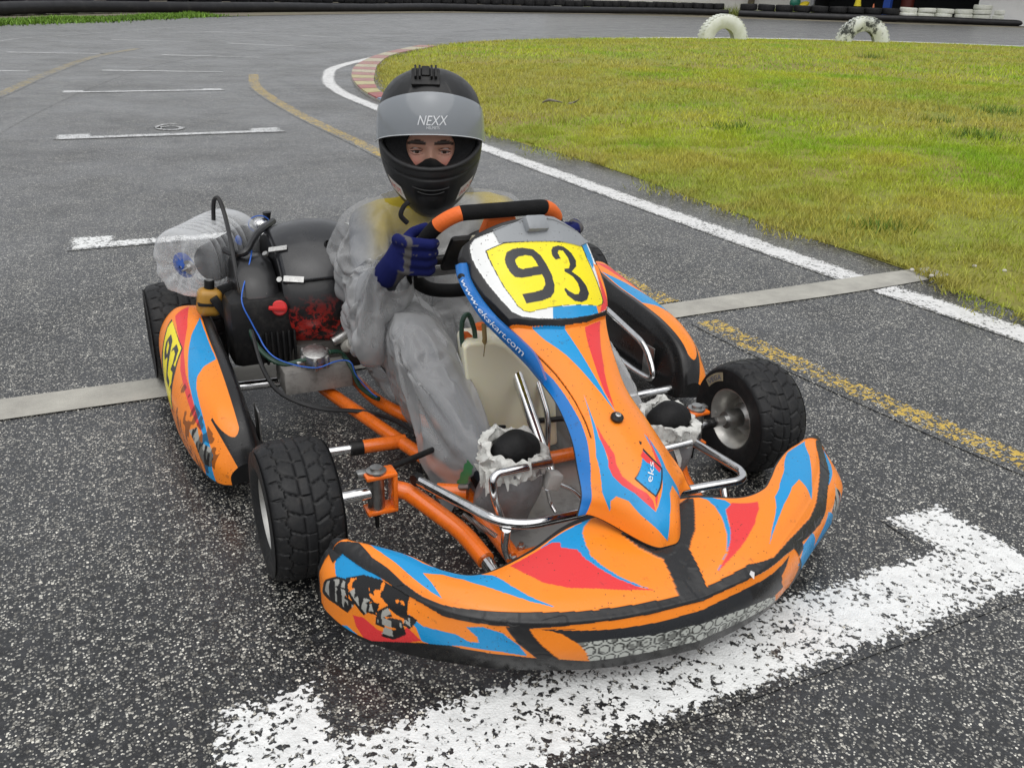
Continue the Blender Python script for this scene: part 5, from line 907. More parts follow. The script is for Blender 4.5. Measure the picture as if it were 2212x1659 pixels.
MB().tube([P(x, y, y=.85) for x, y in ((536, 545), (528, 575), (535, 610), (528, 650), (532, 690))], .008, 8, 30).build('wrapped_hose', M_RUBTUBE, kart)
q = P(578, 482, y=1.0); MB().tube([q, q + np.array([.0, 0, .03])], [.006, .012], 10).build('plug_top', M_BLK, kart)
th = np.linspace(0, 2 * np.pi, 40); MB().tube([P(560, 484, y=.98) + .022 * np.array([math.cos(t) * 1.3, 0, math.sin(t)]) for t in th], .0016, 5).build('wire_loop', M_BLUEW, kart); MB().ball(P(562, 484, y=.99), (.022, .02, .016)).build('foil_wrap', simple('crumpled_foil', (.75, .75, .75), .18, 1., bump=1., bscale=60), kart)
# ---- clear plastic bottle over the intake
b0, b1 = P(385, 580, y=.86), P(540, 498, y=1.06); ax = (b1 - b0); Lb = np.linalg.norm(ax); ax /= Lb; Rb = .092
prof = [(.012, .020), (.030, .014), (.055, .0), (.078, .004), (.088, .02), (.092, .04)]
for k in range(7): h = .055 + k * .024; prof += [(.0930, h), (.0930, h + .008), (.0900, h + .012), (.0930, h + .016)]
prof += [(.093, .235), (.090, .27), (.075, .30), (.045, .325), (.022, .338), (.020, .36)]
k_ = Lb / .36
mb = MB().lathe([(r, h * k_) for r, h in prof], b0, ax, 48)
vv = np.array(mb.v); ctr = b0 + ((vv - b0) @ ax)[:, None] * ax; d = vv - ctr; up_ = np.array([0, 0, 1]) - ax * ax[2]; up_ /= np.linalg.norm(up_); sd_ = np.cross(ax, up_); a_ = np.arctan2(d @ up_, d @ sd_); rr = np.linalg.norm(d, axis=1)
hh = (vv - b0) @ ax; petal = np.where((hh < .03) & (rr > .015), 1 + .02 * np.cos(a_ * 10), 1.0); sq = 1 - .05 * np.cos(4 * a_); shp = 1.0 + .025 * (vnoise(vv * 25, 51) - .5)
vv = ctr + d * (sq * shp)[:, None] + (ax * np.where((hh < .03) & (rr > .015) & (rr < .085), .004, 0)[:, None] * np.cos(a_ * 10)[:, None]); mb.v = [tuple(q) for q in vv]
s_ = NT('clear_pet'); lw = s_.n('LayerWeight'); lw.inputs['Blend'].default_value = .5; s_.set(color=(.86, .88, .90), rough=.06, spec=1.)
s_.set(alpha=s_.math('ADD', s_.math('MULTIPLY', lw.outputs['Facing'], .55), s_.ramp(s_.noise(18, 5), [(.35, .05), (.7, .16)]), True)); s_.bump(s_.noise(20, 3), .10, .006); M_PET = s_.m
bottle = mb.build('plastic_bottle', M_PET, kart, True, 60)
MB().lathe([(.004, -.004), (.022, .004), (.034, .009), (.034, .011), (.004, .0)], b0 + ax * .012, ax, 20).build('blue_base_mark', simple('blue_tint', (.03, .10, .42), .3), bottle)
c_in = (b0 + b1) / 2 + np.array([.035, -.0, -.015]); MB().lathe([(0, -.09), (.045, -.09), (.05, -.08), (.05, .08), (.045, .09), (0, .09)], c_in, ax, 24).build('air_filter', simple('dark_filter', (.012, .012, .013), .8, bump=.7, bscale=90), kart)
q = P(410, 577, y=.855); MB().lathe([(0, 0), (.019, 0), (.019, .004), (.011, .005), (.008, .012), (.003, .013), (.003, .028), (0, .028)], q, -ax, 20).build('bottle_fitting', M_ALU, bottle)
for (x, y) in ((515, 523),): MB().ball(P(x, y, y=.93), (.010, .006, .018)).build('blue_print', simple('blue_tint', (.03, .10, .42), .3), bottle)
# ---- small amber catch bottle with bracket
q = P(452, 652, y=.80); cat = MB().box(q, (.060, .050, .070), Matrix.Rotation(.15, 3, 'Y'), .016, 4).build('catch_bottle', simple('amber_plastic', (.42, .22, .035), .3, var=.25, scale=20), kart)
MB().lathe([(0, 0), (.0125, 0), (.0125, .020), (0, .020)], q + np.array([.004, 0, .036]), (.1, 0, 1), 16).build('cap', M_BLK, cat); MB().lathe([(0, .0205), (.0095, .0205), (.0095, .022), (0, .022)], q + np.array([.004, 0, .036]), (.1, 0, 1), 16).build('cap_top', M_ALU, cat)
MB().box(q + np.array([.003, -.001, -.002]), (.066, .055, .007), Matrix.Rotation(.15, 3, 'Y'), .001).build('strap', M_BLK, cat)
br = P(482, 672, y=.77); MB().box(br, (.022, .016, .085), Matrix.Rotation(-.5, 3, 'Y'), .003).box(P(502, 632, y=.80), (.062, .010, .055), Matrix.Rotation(-.25, 3, 'Y'), .003).build('bottle_bracket', M_BLK, kart)
for k in range(3): MB().box(P(494 + 9 * k, 634 - 3 * k, y=.793), (.006, .004, .022), Matrix.Rotation(-.1, 3, 'Y'), .002).build('bracket_slot', simple('slot_dark', (.003, .003, .003), .9), kart)
# ================================================================== driver
person = empty('person', (0, .62, .05), 'driver in black full-face helmet, clear rain suit and blue gloves steering the kart', 'person')
PO = np.array([0, .62, .05])
def plink(name, me, parent=None):                         # meshes are made in world coordinates; move them into the person's frame
    if parent is None: v, _ = getv(me); putv(me, v - PO); return link(name, me, person)
    v, _ = getv(me); putv(me, v - PO); return link(name, me, parent)
def pbuild(mb, name, mat, parent=None, smooth=True, sharp=40): return plink(name, mb.mesh(name, mat, smooth, sharp), parent)
def blob(caps, voxel, it=6, grow=0.):
    mb = MB()
    for p0, r0, p1, r1 in caps: mb.capsule(p0, r0 + grow, p1, r1 + grow)
    me = bpy.data.meshes.new('b'); me.from_pydata(mb.v, [], mb.f); me.update()
    return evaluated(me, [('REMESH', dict(mode='VOXEL', voxel_size=voxel, use_smooth_shade=True)), ('SMOOTH', dict(factor=.5, iterations=it))])
A_ = np.array
SHR, ELR, WRR = (-.182, .660, .492), (-.228, .505, .360), (-.216, .372, .452)
SHL, ELL, WRL = (.182, .660, .492), (.240, .505, .365), (.212, .372, .458)
HPR, KR, AR = (-.085, .64, .155), (-.182, .315, .308), (-.140, -.005, .125); HPL, KL, AL = (.085, .64, .155), (.195, .315, .312), (.218, -.005, .130)
def ridge(p, seed): return 1 - np.abs(2 * vnoise(p, seed) - 1)
def clothes(k):                                           # k scales the looseness round the limbs
    top = [((0, .69, .20), .125, (0, .71, .35), .130), ((0, .71, .35), .130, (0, .69, .44), .105), ((-.145, .668, .498), .062, (.145, .668, .498), .062), ((-.01, .665, .47), .10, (-.02, .645, .555), .078), ((0, .62, .40), .065, (0, .63, .28), .075),
           (SHR, .058 + k, ELR, .050 + k * 1.2), (ELR, .050 + k * 1.2, WRR, .033 + k * .3), (SHL, .058 + k, ELL, .050 + k * 1.2), (ELL, .050 + k * 1.2, WRL, .033 + k * .3)]
    low = [((-.05, .66, .15), .115, (.05, .66, .15), .115), (HPR, .085 + k, KR, .068 + k), (KR, .068 + k, AR, .042 + k * .8), (HPL, .085 + k, KL, .060 + k), (KL, .060 + k, AL, .042 + k * .8), ((0, .66, .15), .115, (0, .69, .25), .115)]
    return top, low
# body with its own clothes
_t, _l = clothes(0.); bm_ = blob(_t + _l, .011, 5, -.007); v, _n = getv(bm_); x, y, z = v.T
sg_ = lambda t: 1 / (1 + np.exp(-np.clip(t, -30, 30))); wob_ = (vnoise(v * 14, 201) - .5) * .05
def lay(c, w, new): return c * (1 - w[:, None]) + A_(new) * w[:, None]
col = np.tile(A_([.028, .036, .055]), (len(v), 1)); upw = sg_((y - .47) / .01) * sg_((z - .22) / .01); col = lay(col, upw, (.12, .14, .175))
col = lay(col, sg_((z + wob_ - .45) / .012) * sg_((.19 - np.abs(x) + wob_) / .012) * upw, (.70, .53, .02)); col = lay(col, sg_((.075 - np.abs(x - .03) + wob_ * .5) / .008) * sg_((.67 - y) / .01) * sg_((y - .42) / .01) * sg_((z - .22) / .01), (.78, .78, .76))
setcol(bm_, col); s_ = NT('cloth_under_suit'); a_ = s_.n('Attribute', attribute_name='Col'); s_.set(color=s_.mix(s_.noise(20, 5), a_.outputs['Color'], s_.mix(.6, a_.outputs['Color'], (.02, .02, .025))), rough=.9); s_.bump(s_.noise(25, 5), .5, .01)
bm_.materials.clear(); bm_.materials.append(s_.m); body = plink('body', bm_)
# clear rain suit: jacket and trousers hung on the body as cloth
top_c, low_c = clothes(.034)
def drape(name, caps, pins, vox, grow, frames, shrink, bend, press, extra=None, cuts=()):
    sm_ = blob(caps, vox, 6, grow); so_ = link('drape', sm_); v, n = getv(sm_); pin = np.zeros(len(v))
    for c_, r_ in pins: pin = np.maximum(pin, np.clip(1.5 - np.linalg.norm(v - A_(c_), axis=1) / r_, 0, 1))
    if extra is not None: pin = np.maximum(pin, extra(v))
    vg = so_.vertex_groups.new(name='pin')
    for i in np.where(pin > 0)[0]: vg.add([int(i)], float(pin[i]), 'REPLACE')
    cl = so_.modifiers.new('Cloth', 'CLOTH'); st = cl.settings; st.quality = 5; st.mass = .10; st.tension_stiffness = 25; st.compression_stiffness = 25; st.shear_stiffness = 8; st.bending_stiffness = bend; st.air_damping = 2.5
    st.use_pressure = True; st.uniform_pressure_force = press; st.vertex_group_mass = 'pin'; st.shrink_min = -shrink; cs = cl.collision_settings; cs.distance_min = .004; cs.collision_quality = 3; cs.use_self_collision = False; cl.point_cache.frame_start = 1; cl.point_cache.frame_end = frames
    for f in range(1, frames + 1): SC.frame_set(f)
    dg = bpy.context.evaluated_depsgraph_get(); me = bpy.data.meshes.new_from_object(so_.evaluated_get(dg)); bpy.data.objects.remove(so_); SC.frame_set(1)
    bm = bmesh.new(); bm.from_mesh(me)
    dead = [f for f in bm.faces if any((A_(f.calc_center_median()) - A_(e_)) @ (A_(e_) - A_(b_)) / np.linalg.norm(A_(e_) - A_(b_)) > off_ and np.linalg.norm(A_(f.calc_center_median()) - A_(e_)) < (.13 if A_(e_)[2] > .3 else .26) for b_, e_, off_ in cuts)]
    bmesh.ops.delete(bm, geom=dead, context='FACES'); bm.to_mesh(me); bm.free()
    me2 = evaluated(me, [('SUBSURF', dict(levels=1, render_levels=1))]); me2.polygons.foreach_set('use_smooth', [True] * len(me2.polygons)); return me2
col_me = blob(clothes(0.)[0] + clothes(0.)[1], .013, 4, -.006); col_o = link('collider', col_me); col_o.modifiers.new('Collision', 'COLLISION'); col_o.collision.thickness_outer = .002; col_o.collision.cloth_friction = 6
SC.frame_end = 40
jacket_me = drape('rain_jacket', top_c, ((WRR, .045), (WRL, .045), ((-.015, .645, .56), .06)), .0105, .006, 26, .23, .06, .9, lambda v: ((v[:, 1] > .79) | (v[:, 2] < .14)) * 1.0, ((ELR, WRR, .012), (ELL, WRL, .012), ((-.01, .665, .46), (-.015, .650, .545), .015)))
trousers_me = drape('rain_trousers', low_c, ((AR, .05), (AL, .05)), .0105, .006, 26, .25, .06, .8, lambda v: ((v[:, 1] > .66) | ((v[:, 2] < .06) & (v[:, 1] > .5))) * 1.0, ((KR, AR, .0), (KL, AL, .0)))
bpy.data.objects.remove(col_o)
s_ = NT('clear_rain_suit'); fr = s_.n('LayerWeight'); fr.inputs['Blend'].default_value = .45
rd = s_.n('TexNoise', noise_type='RIDGED_MULTIFRACTAL'); rd.inputs['Scale'].default_value = 9; rd.inputs['Detail'].default_value = 2.5; rd.inputs['Distortion'].default_value = .9; s_.l(s_.co(), rd.inputs['Vector'])
sep = s_.n('SeparateXYZ'); s_.l(s_.co(), sep.inputs[0]); cling = s_.ramp(sep.outputs[2], [(.36, 1.), (.44, .55)])
s_.set(color=s_.mix(s_.noise(3, 3, .5), (.44, .45, .465), (.56, .56, .555)), rough=.15, spec=.8)
rd2 = s_.n('TexNoise', noise_type='RIDGED_MULTIFRACTAL'); rd2.inputs['Scale'].default_value = 4.2; rd2.inputs['Detail'].default_value = 1.5; rd2.inputs['Distortion'].default_value = 1.4; s_.l(s_.co(), rd2.inputs['Vector'])
al = s_.math('ADD', s_.ramp(rd2.outputs['Fac'], [(.2, .36), (.9, .58)]), s_.math('MULTIPLY', fr.outputs['Facing'], .42))
s_.set(alpha=s_.math('MULTIPLY', al, cling, True)); b1_n = s_.bump(s_.math('ADD', s_.math('MULTIPLY', rd2.outputs['Fac'], 1.0), s_.math('MULTIPLY', rd.outputs['Fac'], .35)), .25, .014)
for nm, me_ in (('rain_jacket', jacket_me), ('rain_trousers', trousers_me)):
    v_, n_v = getv(me_); wq = v_ + .07 * (np.stack([vnoise(v_ * 5, 301), vnoise(v_ * 5, 302), vnoise(v_ * 5, 303)], 1) - .5)
    dd_ = A_([.13, -.80, -.48]) if nm == 'rain_trousers' else A_([-.45, -.55, .70]); dd_ /= np.linalg.norm(dd_); q1 = np.cross(dd_, [0, 0, 1.]); q1 /= np.linalg.norm(q1); q2 = np.cross(dd_, q1); fa_, fb_ = (3.2, 12.) if nm == 'rain_trousers' else (4., 11.)
    cq = np.stack([wq @ dd_ * fa_, wq @ q1 * fb_, wq @ q2 * fb_], 1); dq = ridge(cq, 304) ** 1.6 * .011 + ridge(cq * 2.2 + 4, 305) ** 2 * .0035
    fade = np.clip((np.linalg.norm(v_ - A_(WRR), axis=1) - .03) / .05, 0, 1) * np.clip((.50 - v_[:, 2]) / .06, .25, 1); putv(me_, v_ + n_v * ((dq - .004) * fade)[:, None])
    me_.materials.clear(); me_.materials.append(s_.m); plink(nm, me_)

# ---- gloves
M_GLV = NT('knit_glove'); a_ = M_GLV.n('Attribute', attribute_name='Col'); M_GLV.set(color=a_.outputs['Color'], rough=.9, spec=.2); M_GLV.bump(M_GLV.noise(300, 2), .4, .002); M_GLV = M_GLV.m
for s in (-1, 1):
    caps = []; X_ = lambda a, b, c: (s * a, b, c)
    caps += [(X_(.228, .372, .450), .031, X_(.212, .345, .482), .033), (X_(.212, .345, .482), .033, X_(.200, .335, .514), .030), (X_(.205, .318, .520), .016, X_(.205, .318, .480), .018)]
    for k, zz in enumerate((.538, .516, .494, .473)):
        r = (.0122, .0130, .0127, .0115)[k]; dx = (.004, 0, .001, .006)[k]; oy = -.004 * k * 0 + (zz - .505) * -.35
        j0 = X_(.212 + dx, .338 + oy, zz + .001); j1 = X_(.200 + dx, .296 + oy, zz + .003); j2 = X_(.165 - dx, .282 + oy, zz - .001); j3 = X_(.146, .298 + oy, zz - .003)
        caps += [(j0, r * 1.15, j1, r * 1.08), (j1, r * 1.08, j2, r), (j2, r, j3, r * .9)]
    caps += [(X_(.200, .352, .520), .014, X_(.172, .350, .546), .0125), (X_(.172, .350, .546), .0125, X_(.152, .330, .560), .011)]
    g = blob(caps, .0038, 3); v, n = getv(g); ax_ = np.abs(v[:, 0]); nz = vnoise(v * 90, 81)
    c = np.tile(A_([.007, .011, .085]), (len(v), 1)); gr = ((ax_ > .203) & (ax_ < .213) & (v[:, 1] < .345)) | ((np.abs((v[:, 2] - .484) % .0215 - .0105) < .0012) & (v[:, 1] < .315) & (nz > .62)) | ((ax_ > .212) & (v[:, 2] < .475) & (ax_ < .222)); c[gr] = (.10, .095, .095)
    setcol(g, c); g.materials.clear(); g.materials.append(M_GLV); plink('glove', g)
# ---- shoes wrapped in tape and torn plastic
M_SHOE = simple('black_shoe', (.008, .008, .0085), .6, spec=.25, bump=.4, bscale=120); M_TAPE = simple('grey_wrap_tape', (.20, .20, .205), .33, var=.2, scale=14, bump=.6, bscale=35, dirt=.4); M_RAG = simple('torn_white_plastic', (.60, .60, .57), .4, var=.25, scale=40, bump=.9, bscale=70, dirt=.4, dirtc=(.25, .24, .21)); M_GRN = simple('green_print', (.04, .22, .08), .5)
for s, hx, tx in ((-1, -.132, -.122), (1, .226, .236)):
    heel, mid_, toe = A_([hx, -.030, .082]), A_([(hx + tx) / 2, -.078, .165]), A_([tx, -.090, .220])
    sh = blob([(heel, .036, mid_, .043), (mid_, .043, toe, .038), (toe + A_([-.017, 0, -.004]), .034, toe + A_([.017, 0, -.004]), .034), (heel, .036, A_([hx, .03, .13]), .045)], .006, 4)
    sh.materials.clear(); sh.materials.append(M_SHOE); shoe = plink('shoe', sh)
    mbt = MB(); path = catmull([A_([hx, -.046, .036]), A_([hx, -.058, .085]), mid_ + A_([0, -.012, -.015]), mid_ + A_([0, -.012, .040])], 26); mbt.tube(path, [.056, .060, .060, .055], 36, None, False)
    vv = A_(mbt.v); vv += (vnoise(vv * 60, 91) - .5)[:, None] * .006 * A_([1, 1, .3]); mbt.v = [tuple(q) for q in vv]; pbuild(mbt, 'tape_wrap', M_TAPE, shoe)
    # ragged collar round the toe opening
    top = mid_ + A_([0, -.010, .040]); dirn = (toe - mid_) / np.linalg.norm(toe - mid_); b1_ = A_([1.0, 0, 0]); b2_ = np.cross(dirn, b1_); N, Mq = 140, 26; rr_ = []
    for k in range(N):
        t = 2 * math.pi * k / N; rad = b1_ * math.cos(t) + b2_ * math.sin(t)
        for q_ in range(Mq):
            ph = 2 * math.pi * q_ / Mq; rr_.append(top + rad * (.053 + .010 * math.cos(ph)) + dirn * (.002 + .022 * math.sin(ph)))
    rr_ = A_(rr_); cn = rr_ - (top + ((rr_ - top) - np.outer((rr_ - top) @ dirn, dirn)) * .95); cn /= np.linalg.norm(cn, axis=1)[:, None] + 1e-9
    amp_ = ridge(rr_ * A_([55, 55, 40]) + hx * 50, 221) ** 2 * .016 + ridge(rr_ * 130 + 3, 222) ** 2 * .007 - .006; rad_ = (rr_ - top) - np.outer((rr_ - top) @ dirn, dirn); rad_ /= np.linalg.norm(rad_, axis=1)[:, None]
    rr_ = rr_ + rad_ * amp_[:, None] * .8 + dirn * ((vnoise(rr_ * 48, 223) - .5) * .034)[:, None]
    pbuild(MB().add(rr_, gridfaces(N, Mq, cu=True, cv=True).tolist()), 'torn_plastic', M_RAG, shoe)
    sh_ = MB()
    for k in range(16):
        t = random.uniform(2.2, 4.2) if s < 0 else random.uniform(1.8, 4.6); rad = b1_ * math.cos(t) + b2_ * math.sin(t); p0 = top + rad * .066 - dirn * random.uniform(-.01, .03); p1 = p0 + A_([random.uniform(-.01, .015), random.uniform(-.02, .0), random.uniform(-.045, -.01)]); w0 = A_([random.uniform(.004, .011), 0, random.uniform(-.004, .004)])
        sh_.add([p0 - w0, p0 + w0, (p0 + p1) / 2 + w0 * .9 + A_([0, -.006, 0]), (p0 + p1) / 2 - w0 * .9 + A_([0, -.005, 0]), p1 - w0 * .3, p1 + w0 * .3], [[0, 1, 2, 3], [3, 2, 5, 4]])
    pbuild(sh_, 'plastic_shreds', M_RAG, shoe)['kind'] = 'stuff'
    if s < 0:
        pk = MB(); pth = [A_([hx - .052, .0 - .055 * k / 9 * 1.0 + .012, .09 + .085 * k / 9]) for k in range(10)]
        for k in range(10): pk.add([], [])
        vv = []
        for k, p_ in enumerate(pth): wv_ = .012 + .004 * math.sin(k * 2.1); vv += [p_ + A_([-.012, -wv_, 0]), p_ + A_([-.016, wv_, .006])]
        pk.add(vv, gridfaces(10, 2).tolist()); pbuild(pk, 'green_printed_strip', M_GRN, shoe)
# ---- helmet and face
HC = P(930, 300, y=.62); hv = (CAM - HC); hv[2] = 0; hv /= np.linalg.norm(hv); hr = A_([-hv[1], hv[0], 0]); hu = A_([0, 0, 1.])
if hr[0] < 0: hr = -hr
tl = math.radians(-3); hf = hv * math.cos(tl) + hu * math.sin(tl); hu2 = np.cross(hr, hf); hu2 = hu2 if hu2[2] > 0 else -hu2
def HL(a, f, z): return HC + .968 * (np.multiply.outer(np.asarray(a, float), hr) + np.multiply.outer(np.asarray(f, float), hf) + np.multiply.outer(np.asarray(z, float), hu2))
HT_ = A_([(.168, .0, .0, .0), (.166, .028, .030, .030), (.158, .056, .060, .062), (.140, .088, .094, .098), (.112, .112, .122, .128), (.075, .1255, .140, .147), (.03, .130, .148, .154), (-.02, .1285, .152, .152), (-.06, .121, .155, .142), (-.10, .106, .154, .122), (-.135, .084, .143, .095), (-.160, .060, .122, .070), (-.172, .046, .105, .055)])
HTd = catmull(HT_, 160)
def helm(az, z, off=0.):
    i = HTd[::-1]; a, f, b = (np.interp(z, i[:, 0], i[:, k]) for k in (1, 2, 3)); c_, s__ = np.cos(az), np.sin(az)
    fx = np.where(c_ > 0, f, b); p = np.stack([(a + off) * s__, (fx + off) * c_, z + off * np.clip((np.asarray(z) - .05) / .12, 0, 1)], -1); return p
def port_lo(az): return -.043 + .034 * np.clip(np.abs(az) / 1.25, 0, 1) ** 2
def port_hi(az): return .052 - .030 * np.clip(np.abs(az) / 1.25, 0, 1) ** 2
na = 300; az = np.linspace(-np.pi, np.pi, na, endpoint=False); zs = HTd[:, 0]; AZ, ZS = np.meshgrid(az, zs, indexing='ij'); L_ = helm(AZ, ZS)
# brow edge and two raised vent ribs
rib = np.exp(-((np.abs(AZ) - .50 - (.15 - ZS) * .8) / .03) ** 2) * (ZS > .06) * (ZS < .15) * (np.cos(AZ) > 0); L_[..., :2] *= (1 + rib * .02)[..., None]
gro = np.exp(-((ZS + .066 - .030 * np.clip(np.abs(AZ) / 1.25, 0, 1) ** 2) / .0022) ** 2) * (np.abs(AZ) < 1.5); L_[..., :2] *= (1 - gro * .018)[..., None]
chin = (np.abs(AZ) < .38) * np.exp(-((ZS + .105 + .0 * AZ) / .016) ** 2) * np.clip(1 - (np.abs(AZ) / .38) ** 4, 0, 1); L_[..., :2] *= (1 - chin * .045)[..., None]
W3 = HL(L_[..., 0], L_[..., 1], L_[..., 2]).reshape(-1, 3); F_q = gridfaces(na, 160, cu=True); fa = AZ.ravel()[F_q].copy(); fz = ZS.ravel()[F_q].mean(1); fa0 = fa[:, 0]
cut = (np.abs(fa0) < 1.24) & (fz > port_lo(fa0)) & (fz < port_hi(fa0)); F_q = F_q[~cut]
_t = W3[F_q[len(F_q) // 3]]
if np.cross(_t[1] - _t[0], _t[2] - _t[0]) @ (_t.mean(0) - HC) < 0: F_q = F_q[:, ::-1]
M_HEL = simple('matt_black_helmet', (.0095, .0098, .0105), .42, spec=.35, var=.1, scale=20, coat=.12, bump=.05, bscale=80)
hm = mesh_np('helmet', W3, F_q, M_HEL, True, None); hm2 = bpy.data.meshes.new('h'); helmet = plink('helmet', hm); md = helmet.modifiers.new('shell', 'SOLIDIFY'); md.thickness = .014; md.offset = -1
po = []
for t_ in np.linspace(0, 2 * np.pi, 121):
    sg = (np.abs(np.cos(t_)) ** .35) * np.sign(np.cos(t_)); a0 = np.sign(np.sin(t_)) * np.abs(np.sin(t_)) ** .6 * 1.245; m_ = (port_hi(a0) + port_lo(a0)) / 2; h_ = (port_hi(a0) - port_lo(a0)) / 2; po.append(HL(*helm(a0, m_ + h_ * sg, -.003)))
pbuild(MB().tube(po, .0062, 10), 'port_gasket', simple('gasket_rubber', (.012, .012, .013), .55), helmet)
M_LIN = simple('black_lining', (.008, .008, .009), .95, bump=.4, bscale=200)
# lining: funnel from the port edge back to the face opening
t = np.linspace(0, 2 * np.pi, 80, endpoint=False); rows = []
for f_ in np.linspace(0, 1, 10):
    a0 = np.sin(t) * 1.22; zc = np.cos(t); pz = np.where(zc > 0, port_hi(a0), -port_lo(a0)) * zc; pz = np.where(zc > 0, port_hi(a0) * np.abs(zc) ** .5, port_lo(a0) * np.abs(zc) ** .5)
    p0 = helm(a0, pz, -.012); p1 = np.stack([np.sin(t) * (.058 + .009 * np.cos(t)), np.full(80, .101) - .014 * np.abs(np.sin(t)), np.cos(t) * .052 - .008], -1); g_ = f_ ** .7; pp = p0 * (1 - f_) + p1 * f_; rows.append(HL(pp[:, 0], pp[:, 1], pp[:, 2]))
pbuild(MB().add(np.concatenate(rows), gridfaces(10, 80, cv=True).tolist()), 'lining', M_LIN, helmet)
# face
fx = np.linspace(-.075, .075, 61); fz_ = np.linspace(-.085, .055, 61); FX, FZ = np.meshgrid(fx, fz_, indexing='ij')
dep = .098 - 5.2 * FX ** 2 - 4.0 * (FZ - .0) ** 2 * (FZ > 0) - 1.5 * FZ ** 2 * (FZ < 0)
dep += .022 * np.exp(-(FX / .0105) ** 2) * np.clip((-FZ + .012) / .055, 0, 1) * (FZ > -.062)     # nose
for sx in (-1, 1):
    dep -= .0095 * np.exp(-(((FX - sx * .0335) / .017) ** 2 + ((FZ + .012) / .010) ** 2)); dep += .0045 * np.exp(-(((FX - sx * .033) / .026) ** 2 + ((FZ - .010) / .006) ** 2)); dep += .004 * np.exp(-(((FX - sx * .036) / .02) ** 2 + ((FZ + .042) / .016) ** 2))
    dep += .0030 * np.exp(-(((FX - sx * .0335) / .016) ** 2 + ((FZ + .0015) / .0028) ** 2)) ; dep += .0018 * np.exp(-(((FX - sx * .0335) / .015) ** 2 + ((FZ + .0215) / .003) ** 2))
cf = np.tile(A_([.52, .285, .205]), FX.shape + (1,)); rosy = np.zeros(FX.shape)
for sx in (-1, 1): rosy += np.exp(-(((FX - sx * .042) / .022) ** 2 + ((FZ + .04) / .018) ** 2))
cf = cf * (1 - .6 * rosy[..., None]) + A_([.74, .27, .22]) * .6 * rosy[..., None]
for sx in (-1, 1):
    u_ = (FX * sx - .033); cf[(np.abs(FZ - (.0108 - 9 * u_ ** 2 - .05 * u_)) < .0050 - 40 * u_ ** 2 * .07) & (np.abs(u_) < .023)] = (.045, .030, .024)
    cf[(np.abs(FZ - (-.0055 - 14 * u_ ** 2)) < .0013) & (np.abs(u_) < .0155)] = (.03, .02, .018); cf[(np.abs(FZ - (-.019 + 9 * u_ ** 2)) < .0012) & (np.abs(u_) < .014)] = (.28, .13, .10)
s_ = NT('skin'); a_ = s_.n('Attribute', attribute_name='Col'); s_.set(color=a_.outputs['Color'], rough=.5, sss=.12); s_.b.inputs['Subsurface Radius'].default_value = (.008, .003, .0015); s_.bump(s_.noise(220, 3), .1, .002)
fm = mesh_np('face', HL(FX, dep, FZ).reshape(-1, 3), gridfaces(61, 61), s_.m, True, None, cf.reshape(-1, 3)); face = plink('face', fm)
for sx in (-1, 1):
    ec = HL(sx * .0335, .0795, -.0125); pbuild(MB().ball(ec, .0115, 20, 14), 'eye', simple('eye_white', (.45, .42, .40), .25), face)
    pbuild(MB().lathe([(0, .0119), (.0052, .0108), (.0054, .0095)], ec, hf + hr * .02 - hu2 * .02, 18), 'iris', simple('dark_iris', (.035, .022, .015), .2), face)
    # lids as soft arcs above and below the eyeball
    for zz_, rr2, cc_ in ((.0042, .0026, (.42, .22, .16)), (-.0068, .0020, (.56, .29, .22))):
        arc = [HL(sx * .0335 + q, .0905 - 28 * q * q * .6, -.0125 + zz_ * (1 - (q / .0175) ** 2)) for q in np.linspace(-.0155, .0155, 14)]; pbuild(MB().tube(arc, rr2, 8), 'eyelid', simple('lid_skin', cc_, .5), face)
    arc = [HL(sx * .0335 + q, .0925 - 28 * q * q * .6, -.0132 + .0034 * (1 - (q / .0175) ** 2)) for q in np.linspace(-.0155, .0155, 14)]; pbuild(MB().tube(arc, .0009, 6), 'lashes', M_LIN, face)
# breath guard over the nose, chin vents, visor
ng = [(-.064, -.050), (-.044, -.044), (-.026, -.033), (-.013, -.023), (0, -.019), (.013, -.023), (.026, -.033), (.044, -.044), (.064, -.050), (.058, -.082), (0, -.086), (-.058, -.082)]
pbuild(MB().add([HL(a, .134 - 5 * a * a, b) for a, b in ng] + [HL(a, .128 - 5 * a * a, b) for a, b in ng], [list(range(12)), list(range(12, 24))[::-1]] + [[i, (i + 1) % 12, (i + 1) % 12 + 12, i + 12] for i in range(12)]), 'breath_guard', M_BLK, helmet)
for zc, wdt in ((-.088, .40), (-.098, .30)):
    arc = [HL(*helm(a, zc - .004 + .006 * (a / wdt) ** 2 * 1.0, .0005)) for a in np.linspace(-wdt, wdt, 24)]; pbuild(MB().tube(arc, .0019, 8), 'vent_rib', M_HEL, helmet)
pbuild(MB().add([HL(*helm(a, z_, .0012)) for a in np.linspace(-.22, .22, 20) for z_ in (-.106 - .0, -.120 + .35 * a * a)], gridfaces(20, 2).tolist()), 'chin_intake', M_LIN, helmet)
va = np.linspace(-1.50, 1.50, 120); vf = np.linspace(0, 1, 40); VA, VF = np.meshgrid(va, vf, indexing='ij'); k_ = np.clip(np.abs(VA) / 1.45, 0, 1) ** 2
VZ = (.040 - .046 * k_) * (1 - VF) + (.128 - .050 * k_) * VF; vp = helm(VA, VZ, .0065 - .003 * VF); vis_v = HL(vp[..., 0], vp[..., 1], vp[..., 2])
s_ = NT('smoked_visor'); lw = s_.n('LayerWeight'); lw.inputs['Blend'].default_value = .3; s_.set(color=(.34, .37, .40), rough=s_.ramp(s_.noise(12, 4), [(.3, .07), (.7, .16)]), spec=1.); s_.set(alpha=s_.math('ADD', .60, s_.math('MULTIPLY', lw.outputs['Facing'], .35), True)); s_.bump(s_.noise(10, 3), .05, .004)
